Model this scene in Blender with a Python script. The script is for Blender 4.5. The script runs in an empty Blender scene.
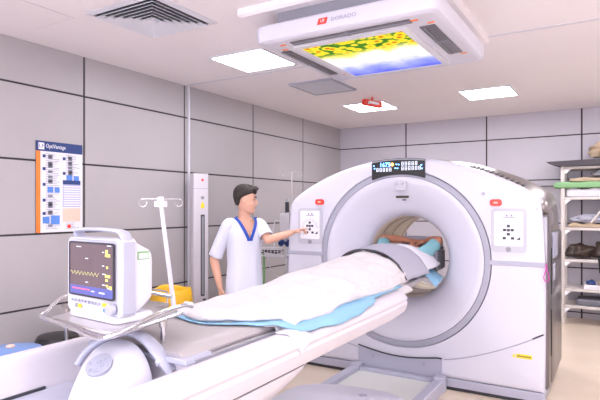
import bpy, bmesh, math, random
from mathutils import Vector, Matrix, noise
random.seed(4)
PI = math.pi
SC = bpy.context.scene
COL = SC.collection

# ------------------------------------------------------------------ materials
def mat(name, col, rough=.5, metal=0., spec=.5, bump=0., bscale=60., vary=0., vscale=6., emit=None, estr=0., trans=0., coat=0.):
    m = bpy.data.materials.new(name); m.use_nodes = True
    nt = m.node_tree; b = nt.nodes['Principled BSDF']
    b.inputs['Base Color'].default_value = (*col, 1)
    b.inputs['Roughness'].default_value = rough
    b.inputs['Metallic'].default_value = metal
    b.inputs['Specular IOR Level'].default_value = spec
    b.inputs['Coat Weight'].default_value = coat
    if trans: b.inputs['Transmission Weight'].default_value = trans
    tc = nt.nodes.new('ShaderNodeTexCoord')
    if vary:
        n = nt.nodes.new('ShaderNodeTexNoise'); n.inputs['Scale'].default_value = vscale
        n.inputs['Detail'].default_value = 4
        r = nt.nodes.new('ShaderNodeValToRGB')
        r.color_ramp.elements[0].position = .3; r.color_ramp.elements[1].position = .7
        r.color_ramp.elements[0].color = tuple(max(0, c*(1-vary)) for c in col) + (1,)
        r.color_ramp.elements[1].color = tuple(min(1, c*(1+vary)) for c in col) + (1,)
        nt.links.new(tc.outputs['Object'], n.inputs['Vector'])
        nt.links.new(n.outputs['Fac'], r.inputs['Fac'])
        nt.links.new(r.outputs['Color'], b.inputs['Base Color'])
    if bump:
        n = nt.nodes.new('ShaderNodeTexNoise'); n.inputs['Scale'].default_value = bscale
        n.inputs['Detail'].default_value = 5
        bp = nt.nodes.new('ShaderNodeBump'); bp.inputs['Strength'].default_value = bump
        bp.inputs['Distance'].default_value = .01
        nt.links.new(tc.outputs['Object'], n.inputs['Vector'])
        nt.links.new(n.outputs['Fac'], bp.inputs['Height'])
        nt.links.new(bp.outputs['Normal'], b.inputs['Normal'])
    if emit:
        b.inputs['Emission Color'].default_value = (*emit, 1)
        b.inputs['Emission Strength'].default_value = estr
    return m

M = {}
M['panel_left'] = mat('grey wall laminate', (.43, .40, .41), .42, vary=.03, vscale=1.5)
M['panel_back'] = mat('pale lilac wall laminate', (.56, .53, .60), .42, vary=.03, vscale=1.5)
M['joint'] = mat('dark joint', (.035, .028, .03), .6)
M['ceiling'] = mat('ceiling paint', (.90, .85, .88), .75, vary=.015, vscale=1.2)
M['floor'] = mat('beige vinyl', (.70, .58, .46), .28, vary=.05, vscale=3, coat=.15)
M['plaster'] = mat('plain plaster', (.72, .69, .71), .7, vary=.02)
M['white'] = mat('scanner white shell', (.62, .61, .70), .33, vary=.008, vscale=2)
M['disc'] = mat('scanner disc shell', (.62, .61, .70), .38, vary=.008, vscale=2)
M['table_white'] = mat('table white shell', (.62, .58, .63), .30, vary=.008, vscale=2)
M['ring'] = mat('lilac grey ring', (.36, .36, .44), .42, vary=.01)
M['ltgrey'] = mat('light grey plastic', (.40, .40, .49), .45, vary=.015)
M['midgrey'] = mat('mid grey plastic', (.27, .27, .31), .45, vary=.02)
M['dark'] = mat('dark grey plastic', (.035, .035, .045), .4, vary=.05)
M['black'] = mat('black plastic', (.012, .012, .014), .35, vary=.05)
M['silver'] = mat('brushed silver cover', (.30, .27, .27), .32, metal=.75, vary=.04, vscale=4)
M['darkmetal'] = mat('dark metal side panel', (.20, .18, .19), .28, metal=.8, vary=.06, vscale=3)
M['chrome'] = mat('chrome', (.75, .74, .77), .14, metal=1., vary=.02)
M['steel'] = mat('stainless steel', (.60, .56, .55), .28, metal=.85, vary=.04, vscale=8)
M['alu'] = mat('painted white metal tube', (.70, .70, .77), .3, vary=.01)
M['bore'] = mat('beige bore lining', (.74, .65, .53), .35, vary=.03, vscale=3)
M['boreline'] = mat('bore seam', (.14, .11, .08), .5)
M['pad'] = mat('grey beige vinyl pad', (.36, .325, .33), .5, bump=.1, bscale=30, vary=.03)
M['blanket'] = mat('white cotton blanket', (.64, .60, .62), .9, bump=.8, bscale=28, vary=.02, vscale=14)
M['sheet'] = mat('white cotton sheet', (.66, .64, .71), .85, bump=.2, bscale=40)
M['bluepad'] = mat('light blue disposable sheet', (.24, .46, .64), .7, bump=.12, bscale=40, vary=.04)
M['strap'] = mat('grey body strap', (.38, .37, .45), .6, bump=.1, bscale=120)
M['skin'] = mat('skin', (.72, .40, .29), .5, vary=.06, vscale=12)
M['skin_red'] = mat('warm skin', (.58, .25, .16), .5, vary=.06, vscale=12)
M['lips'] = mat('lips', (.50, .17, .14), .45)
M['hair'] = mat('dark hair', (.022, .014, .012), .55, bump=.6, bscale=160)
M['eye'] = mat('eye', (.03, .02, .02), .2)
M['eyewhite'] = mat('eye white', (.8, .78, .76), .3)
M['scrub'] = mat('white lilac scrubs', (.72, .74, .86), .85, bump=.25, bscale=20)
M['blue'] = mat('royal blue collar', (.02, .07, .42), .7, bump=.1)
M['teal'] = mat('teal shirt', (.20, .42, .47), .8, bump=.15)
M['red'] = mat('red plastic', (.80, .05, .03), .35, vary=.02)
M['orange'] = mat('orange print', (.95, .22, .03), .5)
M['yellow'] = mat('yellow bag plastic', (.85, .48, .02), .4, bump=.3, bscale=14, vary=.06)
M['yellow_flat'] = mat('yellow sticker', (.90, .70, .03), .5)
M['navy'] = mat('navy print', (.02, .05, .20), .5)
M['paper'] = mat('poster paper', (.80, .78, .84), .5)
M['print_grey'] = mat('grey print', (.28, .28, .36), .6)
M['print_blue'] = mat('blue print', (.10, .25, .70), .6)
M['print_pale'] = mat('pale violet print', (.45, .45, .66), .6)
M['print_peach'] = mat('peach print', (.85, .58, .47), .6)
M['text_white'] = mat('white lettering', (.85, .85, .9), .5)
M['text_grey'] = mat('grey lettering', (.35, .35, .45), .5)
M['blue_lid'] = mat('blue plastic lid', (.20, .33, .66), .4, vary=.03)
M['green'] = mat('green mattress', (.22, .42, .20), .7, bump=.2)
M['tan'] = mat('tan cloth', (.50, .38, .27), .85, bump=.4, bscale=20, vary=.12)
M['creamshelf'] = mat('cream shelf metal', (.62, .57, .55), .45, vary=.03)
M['board'] = mat('dark board', (.05, .04, .05), .45)
M['brown'] = mat('dark brown leather', (.045, .028, .022), .45, vary=.1)
M['pink'] = mat('magenta cord', (.55, .03, .35), .5)
M['plate'] = mat('pale grey plate', (.50, .49, .56), .45)
M['mat'] = mat('ribbed grey mat', (.60, .60, .58), .6)
M['cushgrey'] = mat('grey foam', (.16, .16, .20), .7, bump=.1)
M['glass'] = mat('smoky slot cover', (.10, .10, .11), .15)
M['led_blue'] = mat('blue lit digits', (.05, .2, .8), .4, emit=(.10, .35, 1.), estr=6)
M['led_white'] = mat('pale lit digits', (.3, .3, .35), .4, emit=(.55, .58, .7), estr=1.0)
M['led_orange'] = mat('orange lit lamp', (.8, .3, .05), .4, emit=(1., .35, .05), estr=5)
M['trace'] = mat('yellow screen trace', (.3, .3, .1), .4, emit=(.6, .5, .25), estr=.6)
M['scr_yellow'] = mat('yellow screen digits', (.3, .3, .1), .4, emit=(.95, .75, .10), estr=1.0)
M['scr_red'] = mat('red screen text', (.3, .05, .1), .4, emit=(.9, .10, .12), estr=1.2)
M['scr_blue'] = mat('blue screen bar', (.02, .02, .1), .4, emit=(.12, .13, .38), estr=.8)
M['scr'] = mat('monitor glass', (.035, .022, .03), .12, emit=(.16, .11, .13), estr=.7)
M['lamp'] = mat('lit light diffuser', (1, 1, 1), .5, emit=(.97, .955, 1.), estr=13.5)
# ribs on the floor mat
nt = M['mat'].node_tree; w = nt.nodes.new('ShaderNodeTexWave'); w.inputs['Scale'].default_value = 26
w.bands_direction = 'DIAGONAL'; bp = nt.nodes.new('ShaderNodeBump'); bp.inputs['Strength'].default_value = .8
tc = nt.nodes.new('ShaderNodeTexCoord'); nt.links.new(tc.outputs['Object'], w.inputs['Vector'])
nt.links.new(w.outputs['Fac'], bp.inputs['Height']); nt.links.new(bp.outputs['Normal'], nt.nodes['Principled BSDF'].inputs['Normal'])

# ------------------------------------------------------------------ helpers
def nb(): return bmesh.new()
def tag(o, label=None, cat=None, group=None, kind=None):
    if label: o['label'] = label
    if cat: o['category'] = cat
    if group: o['group'] = group
    if kind: o['kind'] = kind
    return o
def thing(name, label, cat, loc=(0, 0, 0), rz=0, group=None):
    o = bpy.data.objects.new(name, None); COL.objects.link(o)
    o.location = loc; o.rotation_euler = (0, 0, rz); o.empty_display_size = .1
    return tag(o, label, cat, group)
def world_m(p):
    m = Matrix.Identity(4)
    while p is not None:
        m = (Matrix.Translation(p.location) @ p.rotation_euler.to_matrix().to_4x4()) @ m
        p = p.parent
    return m
def obj(name, bm, m, parent=None, smooth=True, bevel=0, local=False, sub=0, label=None, wn=False):
    """mesh in WORLD coordinates unless local; parts are moved into the parent's frame"""
    bmesh.ops.recalc_face_normals(bm, faces=bm.faces)
    me = bpy.data.meshes.new(name)
    if parent is not None and not local:
        bm.transform(world_m(parent).inverted())
    bm.to_mesh(me); bm.free()
    ms = m if isinstance(m, (list, tuple)) else [m]
    for k in ms: me.materials.append(k)
    o = bpy.data.objects.new(name, me); COL.objects.link(o); o.parent = parent
    if smooth:
        for p in me.polygons: p.use_smooth = True
        me.set_sharp_from_angle(angle=math.radians(38))
    if bevel:
        b = o.modifiers.new('bevel', 'BEVEL'); b.width = bevel; b.segments = 3; b.limit_method = 'ANGLE'
        b.angle_limit = math.radians(35); b.harden_normals = False
    if sub:
        s = o.modifiers.new('sub', 'SUBSURF'); s.levels = sub; s.render_levels = sub
    if label: o['label'] = label
    return o
def bx(bm, x0, x1, y0, y1, z0, z1, T=None, mi=0):
    vs = [bm.verts.new((x, y, z)) for x in (x0, x1) for y in (y0, y1) for z in (z0, z1)]
    if T is not None:
        for v in vs: v.co = T @ v.co
    fs = [(0, 1, 3, 2), (4, 6, 7, 5), (0, 4, 5, 1), (2, 3, 7, 6), (0, 2, 6, 4), (1, 5, 7, 3)]
    for f in fs:
        fc = bm.faces.new([vs[i] for i in f]); fc.material_index = mi
    return vs
def loft(bm, rings, cap0=True, cap1=True, closed=True, mi=0):
    R = [[bm.verts.new(p) for p in r] for r in rings]
    n = len(R[0])
    for a, b in zip(R[:-1], R[1:]):
        for i in range(n if closed else n-1):
            j = (i+1) % n
            f = bm.faces.new((a[i], a[j], b[j], b[i])); f.material_index = mi
    if cap0: bm.faces.new(R[0][::-1]).material_index = mi
    if cap1: bm.faces.new(R[-1]).material_index = mi
    return R
def frames(pts):
    pts = [Vector(p) for p in pts]; T = []
    for i in range(len(pts)):
        a = pts[max(0, i-1)]; b = pts[min(len(pts)-1, i+1)]
        T.append((b-a).normalized())
    u = T[0].orthogonal().normalized(); out = []
    for i, t in enumerate(T):
        u = (u - t*u.dot(t)); u = u.normalized() if u.length > 1e-6 else t.orthogonal().normalized()
        out.append((pts[i], u.copy(), t.cross(u)))
    return out
def tube(bm, pts, r, seg=10, cap=True, mi=0):
    rs = r if isinstance(r, (list, tuple)) else [r]*len(pts)
    rings = []
    for (p, u, v), q in zip(frames(pts), rs):
        rings.append([p + (u*math.cos(2*PI*k/seg) + v*math.sin(2*PI*k/seg))*q for k in range(seg)])
    loft(bm, rings, cap, cap, mi=mi)
def crom(pts, n=6):
    P = [Vector(p) for p in pts]; out = []
    for i in range(len(P)-1):
        a = P[max(0, i-1)]; b = P[i]; c = P[i+1]; d = P[min(len(P)-1, i+2)]
        for k in range(n):
            t = k/n
            out.append(.5*((2*b)+(c-a)*t+(2*a-5*b+4*c-d)*t*t+(3*b-a-3*c+d)*t**3))
    out.append(P[-1]); return out
def cromr(rs, n=6):
    v = crom([(r, 0, 0) for r in rs], n); return [abs(q.x) for q in v]
def ell(bm, c, rx, ry, rz, T=None, seg=16, rg=10, mi=0):
    c = Vector(c); rings = []
    for i in range(1, rg):
        a = PI*i/rg - PI/2
        rings.append([Vector((rx*math.cos(a)*math.cos(2*PI*k/seg), ry*math.cos(a)*math.sin(2*PI*k/seg), rz*math.sin(a))) for k in range(seg)])
    def X(p): return c + (T @ p if T is not None else p)
    R = loft(bm, [[X(p) for p in r] for r in rings], False, False, mi=mi)
    b = bm.verts.new(X(Vector((0, 0, -rz)))); t = bm.verts.new(X(Vector((0, 0, rz))))
    for k in range(seg):
        j = (k+1) % seg
        bm.faces.new((R[0][j], R[0][k], b)).material_index = mi
        bm.faces.new((R[-1][k], R[-1][j], t)).material_index = mi
def limb(bm, pts, rs, seg=14, n=5):
    P = crom(pts, n); Q = cromr(rs, n)
    tube(bm, P, Q, seg)
    for p, r in ((P[0], Q[0]), (P[-1], Q[-1])): ell(bm, p, r, r, r, seg=12, rg=8)
def cyl(bm, p0, p1, r, seg=20, r1=None, mi=0):
    tube(bm, [p0, p1], [r, r if r1 is None else r1], seg, mi=mi)
def lathe(bm, prof, cx, cy, seg=28, cap0=True, cap1=True, mi=0):
    loft(bm, [[(cx+r*math.cos(2*PI*k/seg), cy+r*math.sin(2*PI*k/seg), z) for k in range(seg)] for r, z in prof], cap0, cap1, mi=mi)
def prism(bm, poly, axis, a, b, mi=0):
    def P(u, v, w): return {'x': (w, u, v), 'y': (u, w, v), 'z': (u, v, w)}[axis]
    A = [bm.verts.new(P(u, v, a)) for u, v in poly]; B = [bm.verts.new(P(u, v, b)) for u, v in poly]
    n = len(poly)
    for i in range(n):
        j = (i+1) % n; bm.faces.new((A[i], A[j], B[j], B[i])).material_index = mi
    bm.faces.new(A[::-1]).material_index = mi; bm.faces.new(B).material_index = mi
def rrect(x0, x1, y0, y1, r, n=5):
    out = []
    for cx, cy, a in ((x1-r, y1-r, 0), (x0+r, y1-r, 90), (x0+r, y0+r, 180), (x1-r, y0+r, 270)):
        for k in range(n+1):
            t = math.radians(a + 90*k/n); out.append((cx+r*math.cos(t), cy+r*math.sin(t)))
    return out
def remesh(o, voxel, smooth=3, it=.5):
    r = o.modifiers.new('remesh', 'REMESH'); r.mode = 'VOXEL'; r.voxel_size = voxel; r.use_smooth_shade = True
    if smooth:
        s = o.modifiers.new('smooth', 'SMOOTH'); s.factor = it; s.iterations = smooth
def text(name, s, size, M4, m, parent, ext=.0006, align='CENTER', sx=1.):
    cu = bpy.data.curves.new(name, 'FONT'); cu.body = s; cu.size = size; cu.extrude = ext
    cu.align_x = align; cu.align_y = 'CENTER'; cu.resolution_u = 2
    o = bpy.data.objects.new(name, cu); COL.objects.link(o)
    me = bpy.data.meshes.new_from_object(o); COL.objects.unlink(o); bpy.data.objects.remove(o)
    me.transform(Matrix.Diagonal((sx, 1, 1, 1)))
    me.transform((world_m(parent).inverted() if parent else Matrix.Identity(4)) @ M4)
    me.materials.clear(); me.materials.append(m)
    q = bpy.data.objects.new(name, me); COL.objects.link(q); q.parent = parent
    return q
def basis(o, x, y):
    x = Vector(x).normalized(); y = Vector(y); z = x.cross(y).normalized(); y = z.cross(x)
    m = Matrix((x, y, z)).transposed().to_4x4(); m.translation = Vector(o); return m
def FRONT(x, y, z): return basis((x, y, z), (1, 0, 0), (0, 0, 1))      # faces -Y
def dup(root, loc, label=None, rz=None):
    r = root.copy(); COL.objects.link(r); r.location = loc
    if rz is not None: r.rotation_euler = (0, 0, rz)
    if label: r['label'] = label
    for ch in list(root.children):
        c = ch.copy(); COL.objects.link(c); c.parent = r
        for g in list(ch.children):
            d = g.copy(); COL.objects.link(d); d.parent = c
    return r

CZ = 2.833            # ceiling height
XL, XR, YB, YF = -4.06, 2.5, 8.02, -1.9
# ------------------------------------------------------------------ setting
def paneled(name, mp, fn, xs, zs, u0, u1):
    """dark backing with laminate panels; fn maps (u, depth, z) to world"""
    bm = nb()
    def slab(a, b, z0, z1, d0, d1, mi):
        vs = bx(bm, a, b, d0, d1, z0, z1, mi=mi)
        for v in vs: v.co = Vector(fn(v.co.x, v.co.y, v.co.z))
    slab(u0, u1, 0, CZ, .0, .08, 1)
    g = .0105
    X = [u0-g] + xs + [u1+g]; Z = [-g] + zs + [CZ+g-.004]
    for a, b in zip(X[:-1], X[1:]):
        for c, d in zip(Z[:-1], Z[1:]):
            slab(a+g, b-g, c+g*.8, d-g*.8, -.008, 0, 0)
    return tag(obj(name, bm, [mp, M['joint']], smooth=False), kind='structure')
ZJ = [.08, .68, 1.28, 1.88, 2.481]
paneled('wall_left', M['panel_left'], lambda u, d, z: (XL-.0-d, u, z), [2.99+1.261*k for k in range(-3, 4)], ZJ, YF, YB)
paneled('wall_back', M['panel_back'], lambda u, d, z: (u, YB+d, z), [-2.885+1.234*k for k in range(0, 5)], ZJ, XL, XR)
bm = nb(); bx(bm, XR, XR+.1, YF, YB, 0, CZ); tag(obj('wall_right', bm, M['plaster'], smooth=False), kind='structure')
bm = nb(); WX0, WX1, WZ0, WZ1 = -2.6, 1.8, .9, 2.5  # front wall with an opening made up to let fill light in
bx(bm, XL-.1, WX0, YF-.1, YF, 0, CZ); bx(bm, WX1, XR+.1, YF-.1, YF, 0, CZ); bx(bm, WX0, WX1, YF-.1, YF, 0, WZ0); bx(bm, WX0, WX1, YF-.1, YF, WZ1, CZ)
tag(obj('wall_front', bm, M['plaster'], smooth=False), kind='structure')
bm = nb()
for a in ((WX0, WX1, WZ0, WZ0+.05), (WX0, WX1, WZ1-.05, WZ1), (WX0, WX0+.05, WZ0, WZ1), (WX1-.05, WX1, WZ0, WZ1), (-.425, -.375, WZ0, WZ1)): bx(bm, a[0], a[1], YF-.07, YF-.02, a[2], a[3])
tag(obj('added_window_1', bm, M['alu'], smooth=False), kind='structure')  # made-up window frame behind the camera, added for the fill light
ld = bpy.data.lights.new('added_fill', 'AREA'); ld.shape = 'RECTANGLE'; ld.size = 4.2; ld.size_y = 1.5; ld.energy = 85; ld.color = (.86, .86, 1.)  # added fill lamp outside the made-up window, brightens upright fronts
lo = bpy.data.objects.new('added_fill', ld); COL.objects.link(lo); lo.location = (-.4, YF-.12, 1.7); lo.rotation_euler = (math.radians(90), 0, 0)
bm = nb(); bx(bm, XL-.1, XR+.1, YF-.1, YB+.1, -.1, 0); tag(obj('floor', bm, M['floor'], smooth=False), kind='structure')
bm = nb(); bx(bm, XL-.1, XR+.1, YF-.1, YB+.1, CZ, CZ+.1); tag(obj('ceiling', bm, M['ceiling'], smooth=False), kind='structure')
bm = nb(); bx(bm, XL+.005, XR, 4.25, 4.275, CZ-.005, CZ); bx(bm, XL+.005, XR, 4.277, 4.281, CZ-.004, CZ, mi=1)
tag(obj('trim_1', bm, [M['alu'], M['text_grey']], smooth=False), kind='structure')

# ceiling light panels
def light(x, y, label):
    t = thing('ceiling_light', label, 'light', (x, y, CZ), group='square ceiling light panels')
    h = .29; bm = nb()
    for a, b, c, d in ((-h, h, -h, -h+.02), (-h, h, h-.02, h), (-h, -h+.02, -h+.02, h-.02), (h-.02, h, -h+.02, h-.02)):
        bx(bm, x+a, x+b, y+c, y+d, CZ-.012, CZ)
    obj('frame', bm, M['alu'], t, smooth=False)
    bm = nb(); bx(bm, x-h+.02, x+h-.02, y-h+.02, y+h-.02, CZ-.006, CZ)
    obj('diffuser', bm, M['lamp'], t, smooth=False)
    return t
LP = light(-2.83, 3.86, 'lit square ceiling panel left of the big overhead picture unit')
dup(LP, (-2.80, 6.43, CZ), 'lit square ceiling panel behind the red emergency lamp')
dup(LP, (-1.29, 6.37, CZ), 'lit square ceiling panel above the back wall, farthest right')
for x, y in ((.25, 6.4), (.45, 3.9), (1.75, 6.4), (1.75, 3.9), (-2.83, 1.3), (.25, 1.3), (1.75, 1.3), (-2.83, -.9), (-1.0, -.9), (.6, -.9), (1.9, -.9)):
    dup(LP, (x, y, CZ), 'lit square ceiling panel outside the view')

# ceiling diffuser
t = thing('ceiling_diffuser', 'square white stepped air diffuser in the ceiling, left of the lights', 'vent', (-2.8, 2.62, CZ))
bm = nb(); bx(bm, -2.8-.29, -2.8+.29, 2.62-.27, 2.62+.27, CZ-.001, CZ+.0); obj('duct_opening', bm, M['black'], t, smooth=False)
bm = nb()
def sqring(bm, cx, cy, h0, z0, h1, z1, th=.004):
    r = []
    for h, z in ((h0, z0), (h1, z1), (h1, z1+th), (h0, z0+th)):
        r.append([(cx+sx*h, cy+sy*h*.95, z) for sx, sy in ((-1, -1), (1, -1), (1, 1), (-1, 1))])
    for i in range(4): loft(bm, [r[i], r[(i+1) % 4]], False, False)
sqring(bm, -2.8, 2.62, .33, CZ-.006, .285, CZ-.014); obj('frame', bm, M['alu'], t, smooth=False)
bm = nb()
for k in range(6):
    h = .275-.043*k
    sqring(bm, -2.8, 2.62, h, CZ-.030, h-.030, CZ-.006)
bx(bm, -2.83, -2.77, 2.59, 2.65, CZ-.03, CZ-.01)
obj('louvres', bm, M['alu'], t, smooth=False)

# access panel
bm = nb()
for a, b, c, d in ((-3.72, -3.28, 1.85, 1.854), (-3.72, -3.28, 2.33, 2.334), (-3.724, -3.72, 1.85, 2.334), (-3.28, -3.276, 1.85, 2.334)):
    bx(bm, a, b, c, d, CZ-.0015, CZ-.0005, mi=1)
bx(bm, -3.72, -3.28, 1.854, 2.33, CZ-.003, CZ-.0)
tag(obj('ceiling_access_panel', bm, [M['ceiling'], M['text_grey']], smooth=False), 'flush square access panel in the ceiling beside the left wall', 'access panel')

# return air grille
t = thing('ceiling_grille', 'grey slatted air grille in the ceiling beside the big picture unit', 'vent', (-2.79, 5.09, CZ))
bm = nb(); bx(bm, -3.04, -2.53, 4.80, 5.38, CZ-.004, CZ-.001); obj('backing', bm, M['midgrey'], t, smooth=False)
bm = nb()
for k in range(22):
    x = -3.025+.023*k; bx(bm, x, x+.015, 4.82, 5.36, CZ-.016, CZ-.005)
obj('louvres', bm, M['alu'], t, smooth=False)
bm = nb()
for a in ((-3.05, -2.52, 4.79, 4.815), (-3.05, -2.52, 5.365, 5.39), (-3.05, -3.03, 4.8, 5.38), (-2.54, -2.52, 4.8, 5.38)): bx(bm, *a, CZ-.018, CZ)
obj('frame', bm, M['ltgrey'], t, smooth=False)

# red emergency lamp under the ceiling
t = thing('emergency_lamp', 'small red lamp box hanging from the ceiling by a light panel', 'lamp', (-2.55, 5.90, CZ))
bm = nb(); cyl(bm, (-2.55, 5.90, CZ), (-2.55, 5.90, CZ-.045), .012); obj('stem', bm, M['red'], t)
bm = nb(); T = Matrix.Translation((-2.55, 5.90, CZ-.075)) @ Matrix.Rotation(math.radians(72), 4, 'Z')
bx(bm, -.16, .16, -.03, .03, -.04, .035, T); obj('housing', bm, M['red'], t, bevel=.012)
bm = nb(); bx(bm, -.09, .09, -.034, -.029, -.012, .018, T); obj('label_plate', bm, M['text_white'], t, smooth=False)
bm = nb(); cyl(bm, T @ Vector((-.11, -.03, -.01)), T @ Vector((-.11, -.045, -.01)), .018); obj('lens', bm, M['chrome'], t)

# ------------------------------------------------------------------ overhead cassette unit with lit picture
t = thing('ceiling_air_unit', 'large white overhead air unit with a backlit sunflower and sky picture', 'air unit', (-1.39, 3.33, CZ))
bm = nb(); loft(bm, [[(x, y, z) for x, y in rrect(-1.535-a, -1.535+a, 3.55-b, 3.55+b, .03)] for a, b, z in ((.675, .745, CZ), (.675, .745, CZ-.04), (.66, .73, CZ-.055))])
obj('ceiling_frame', bm, M['ceiling'], t)
bm = nb(); bx(bm, -1.42-.50, -1.42+.50, 3.36-.48, 3.36+.50, 2.65, CZ-.05); obj('neck', bm, M['midgrey'], t, smooth=False)
ux0, ux1, uy0, uy1 = -2.0, -.845, 2.785, 3.92
bm = nb()
loft(bm, [[(x, y, z) for x, y in rrect(ux0-e, ux1+e, uy0-e, uy1+e, .05)] for e, z in ((-.02, 2.553), (.004, 2.556), (.018, 2.568), (.024, 2.60), (.024, 2.655), (.012, 2.668), (-.05, 2.672))])
obj('housing', bm, M['white'], t)
for (a, b, c, d) in ((-1.79, -1.00, 2.83, 2.885), (ux0+.045, ux0+.115, 2.98, 3.68), (ux1-.145, ux1-.055, 2.98, 3.60)):
    bm = nb(); bx(bm, a, b, c, d, 2.546, 2.556); s = obj('air_slot', bm, M['darkmetal'], t, smooth=False)
    bm = nb()
    if b-a > d-c:
        bx(bm, a+.01, b-.01, c+.018, c+.024, 2.540, 2.548); bx(bm, (a+b)/2-.01, (a+b)/2+.01, c, d, 2.541, 2.548)
    else:
        bx(bm, a+.02, a+.026, c+.01, d-.01, 2.540, 2.548); bx(bm, a, b, (c+d)/2-.01, (c+d)/2+.01, 2.541, 2.548)
    obj('vane', bm, M['midgrey'], s, smooth=False)
bm = nb(); outer = rrect(-1.83, -1.045, 2.915, 3.845, .02); inner = rrect(-1.785, -1.09, 2.965, 3.80, .012)
loft(bm, [[(x, y, 2.553) for x, y in outer], [(x, y, 2.541) for x, y in outer], [(x, y, 2.541) for x, y in inner], [(x, y, 2.550) for x, y in inner]], False, False)
obj('picture_frame', bm, M['alu'], t, smooth=False)
# backlit picture
pm = bpy.data.materials.new('backlit sunflower picture'); pm.use_nodes = True; nt = pm.node_tree; nt.nodes.clear()
N = lambda k: nt.nodes.new(k)
out = N('ShaderNodeOutputMaterial'); em = N('ShaderNodeEmission'); em.inputs['Strength'].default_value = .62
tc = N('ShaderNodeTexCoord'); sp = N('ShaderNodeSeparateXYZ'); nt.links.new(tc.outputs['Generated'], sp.inputs[0])
ramp = N('ShaderNodeValToRGB'); cr = ramp.color_ramp
for k, (p, c) in enumerate(((.0, (.5, .55, .05)), (.30, (.95, .85, .15)), (.42, (1.1, 1.05, .9)), (.62, (.95, .93, 1.1)), (.78, (.42, .45, 1.)), (1., (.14, .16, .85)))):
    e = cr.elements[k] if k < 2 else cr.elements.new(p)
    e.position = p; e.color = (*c, 1)
nz = N('ShaderNodeTexNoise'); nz.inputs['Scale'].default_value = 4; nz.inputs['Detail'].default_value = 5
nt.links.new(tc.outputs['Generated'], nz.inputs['Vector'])
ma = N('ShaderNodeMath'); ma.operation = 'MULTIPLY_ADD'; ma.inputs[1].default_value = .45
nt.links.new(nz.outputs['Fac'], ma.inputs[0]); 
ms = N('ShaderNodeMath'); ms.operation = 'SUBTRACT'; ms.inputs[1].default_value = .225
nt.links.new(sp.outputs['Y'], ms.inputs[0]); nt.links.new(ms.outputs[0], ma.inputs[2]); nt.links.new(ma.outputs[0], ramp.inputs['Fac'])
# flowers
vo = N('ShaderNodeTexVoronoi'); vo.inputs['Scale'].default_value = 15; nt.links.new(tc.outputs['Object'], vo.inputs['Vector'])
fr = N('ShaderNodeValToRGB'); f = fr.color_ramp
for k, (p, c) in enumerate(((.0, (.55, .10, .01)), (.22, (.75, .25, .02)), (.30, (1., .72, .03)), (.52, (1., .78, .05)), (.62, (.10, .28, .03)), (1., (.03, .12, .02)))):
    e = f.elements[k] if k < 2 else f.elements.new(p)
    e.position = p; e.color = (*c, 1)
nt.links.new(vo.outputs['Distance'], fr.inputs['Fac'])
mk = N('ShaderNodeMapRange'); mk.inputs['From Min'].default_value = .24; mk.inputs['From Max'].default_value = .36
mk.inputs['To Min'].default_value = 1; mk.inputs['To Max'].default_value = 0
nt.links.new(sp.outputs['Y'], mk.inputs['Value'])
mx = N('ShaderNodeMixRGB'); nt.links.new(mk.outputs[0], mx.inputs[0]); nt.links.new(ramp.outputs[0], mx.inputs[1]); nt.links.new(fr.outputs[0], mx.inputs[2])
nt.links.new(mx.outputs[0], em.inputs['Color']); nt.links.new(em.outputs[0], out.inputs['Surface'])
bm = nb(); bx(bm, -1.785, -1.09, 2.965, 3.80, 2.5435, 2.549); obj('picture_panel', bm, pm, t, smooth=False)
for x, y in ((-1.86, 2.86), (-1.90, 2.95), (-.98, 2.86), (-.91, 2.94), (-1.84, 3.74), (-.90, 3.64)):
    bm = nb(); bx(bm, x-.02, x+.02, y-.006, y+.006, 2.549, 2.5535); obj('warning_sticker', bm, M['orange'], t, smooth=False)
def on_fascia(x): return basis((x, 2.7595, 2.615), (1, 0, 0), (0, 0, 1))
bm = nb(); T = on_fascia(-1.515); bx(bm, -.030, .030, -.018, .018, .001, .004, T); 
for v in bm.verts: v.co += Vector(((v.co.z-2.615)*.3, 0, 0))
obj('logo_plate', bm, M['red'], t, smooth=False)
text('logo_lettering', 'UF', .026, on_fascia(-1.513) @ Matrix.Translation((0, 0, .0045)), M['text_white'], t)
text('brand_lettering', 'DORADO', .034, on_fascia(-1.375) @ Matrix.Translation((0, 0, .0015)), M['text_grey'], t, sx=1.12)

# ------------------------------------------------------------------ wall things on the left
t = thing('wall_poster', 'instruction poster with navy header and orange left edge on the grey wall', 'poster', (-4.052, 2.75, 1.67))
PX = -4.051
def P(y0, y1, z0, z1, d): return (PX, PX+d, y0, y1, z0, z1)
bm = nb(); bx(bm, *P(2.535, 2.965, 1.29, 2.045, .006)); obj('sheet', bm, M['paper'], t, smooth=False)
bm = nb(); bx(bm, *P(2.535, 2.965, 1.962, 2.045, .0075)); obj('header', bm, M['navy'], t, smooth=False)
bm = nb(); bx(bm, *P(2.535, 2.572, 1.29, 1.962, .0075)); obj('side_stripe', bm, M['orange'], t, smooth=False)
bm = nb(); bx(bm, *P(2.555, 2.605, 1.975, 2.03, .0085)); obj('logo_box', bm, M['text_white'], t, smooth=False)
def WL(y, z, d=.009): return basis((PX+d, y, z), (0, 1, 0), (0, 0, 1))
text('logo_lettering', 'LF', .045, WL(2.58, 2.003), M['navy'], t)
text('title_lettering', 'OptiVantage', .048, WL(2.71, 2.006), M['text_white'], t, sx=.75)
bm = nb()
for col, (a, b) in enumerate(((2.59, 2.755), (2.775, 2.95))):
    z = 1.945
    while z > 1.31:
        if not (col == 1 and 1.38 < z < 1.74):
            L = random.uniform(.5, 1.); bx(bm, *P(a+.03, a+.03+(b-a-.035)*L, z-.004, z, .0072))
            if random.random() < .3: bx(bm, *P(a+.05, a+.09, z-.03, z-.008, .0072))
        z -= .0145
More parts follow.
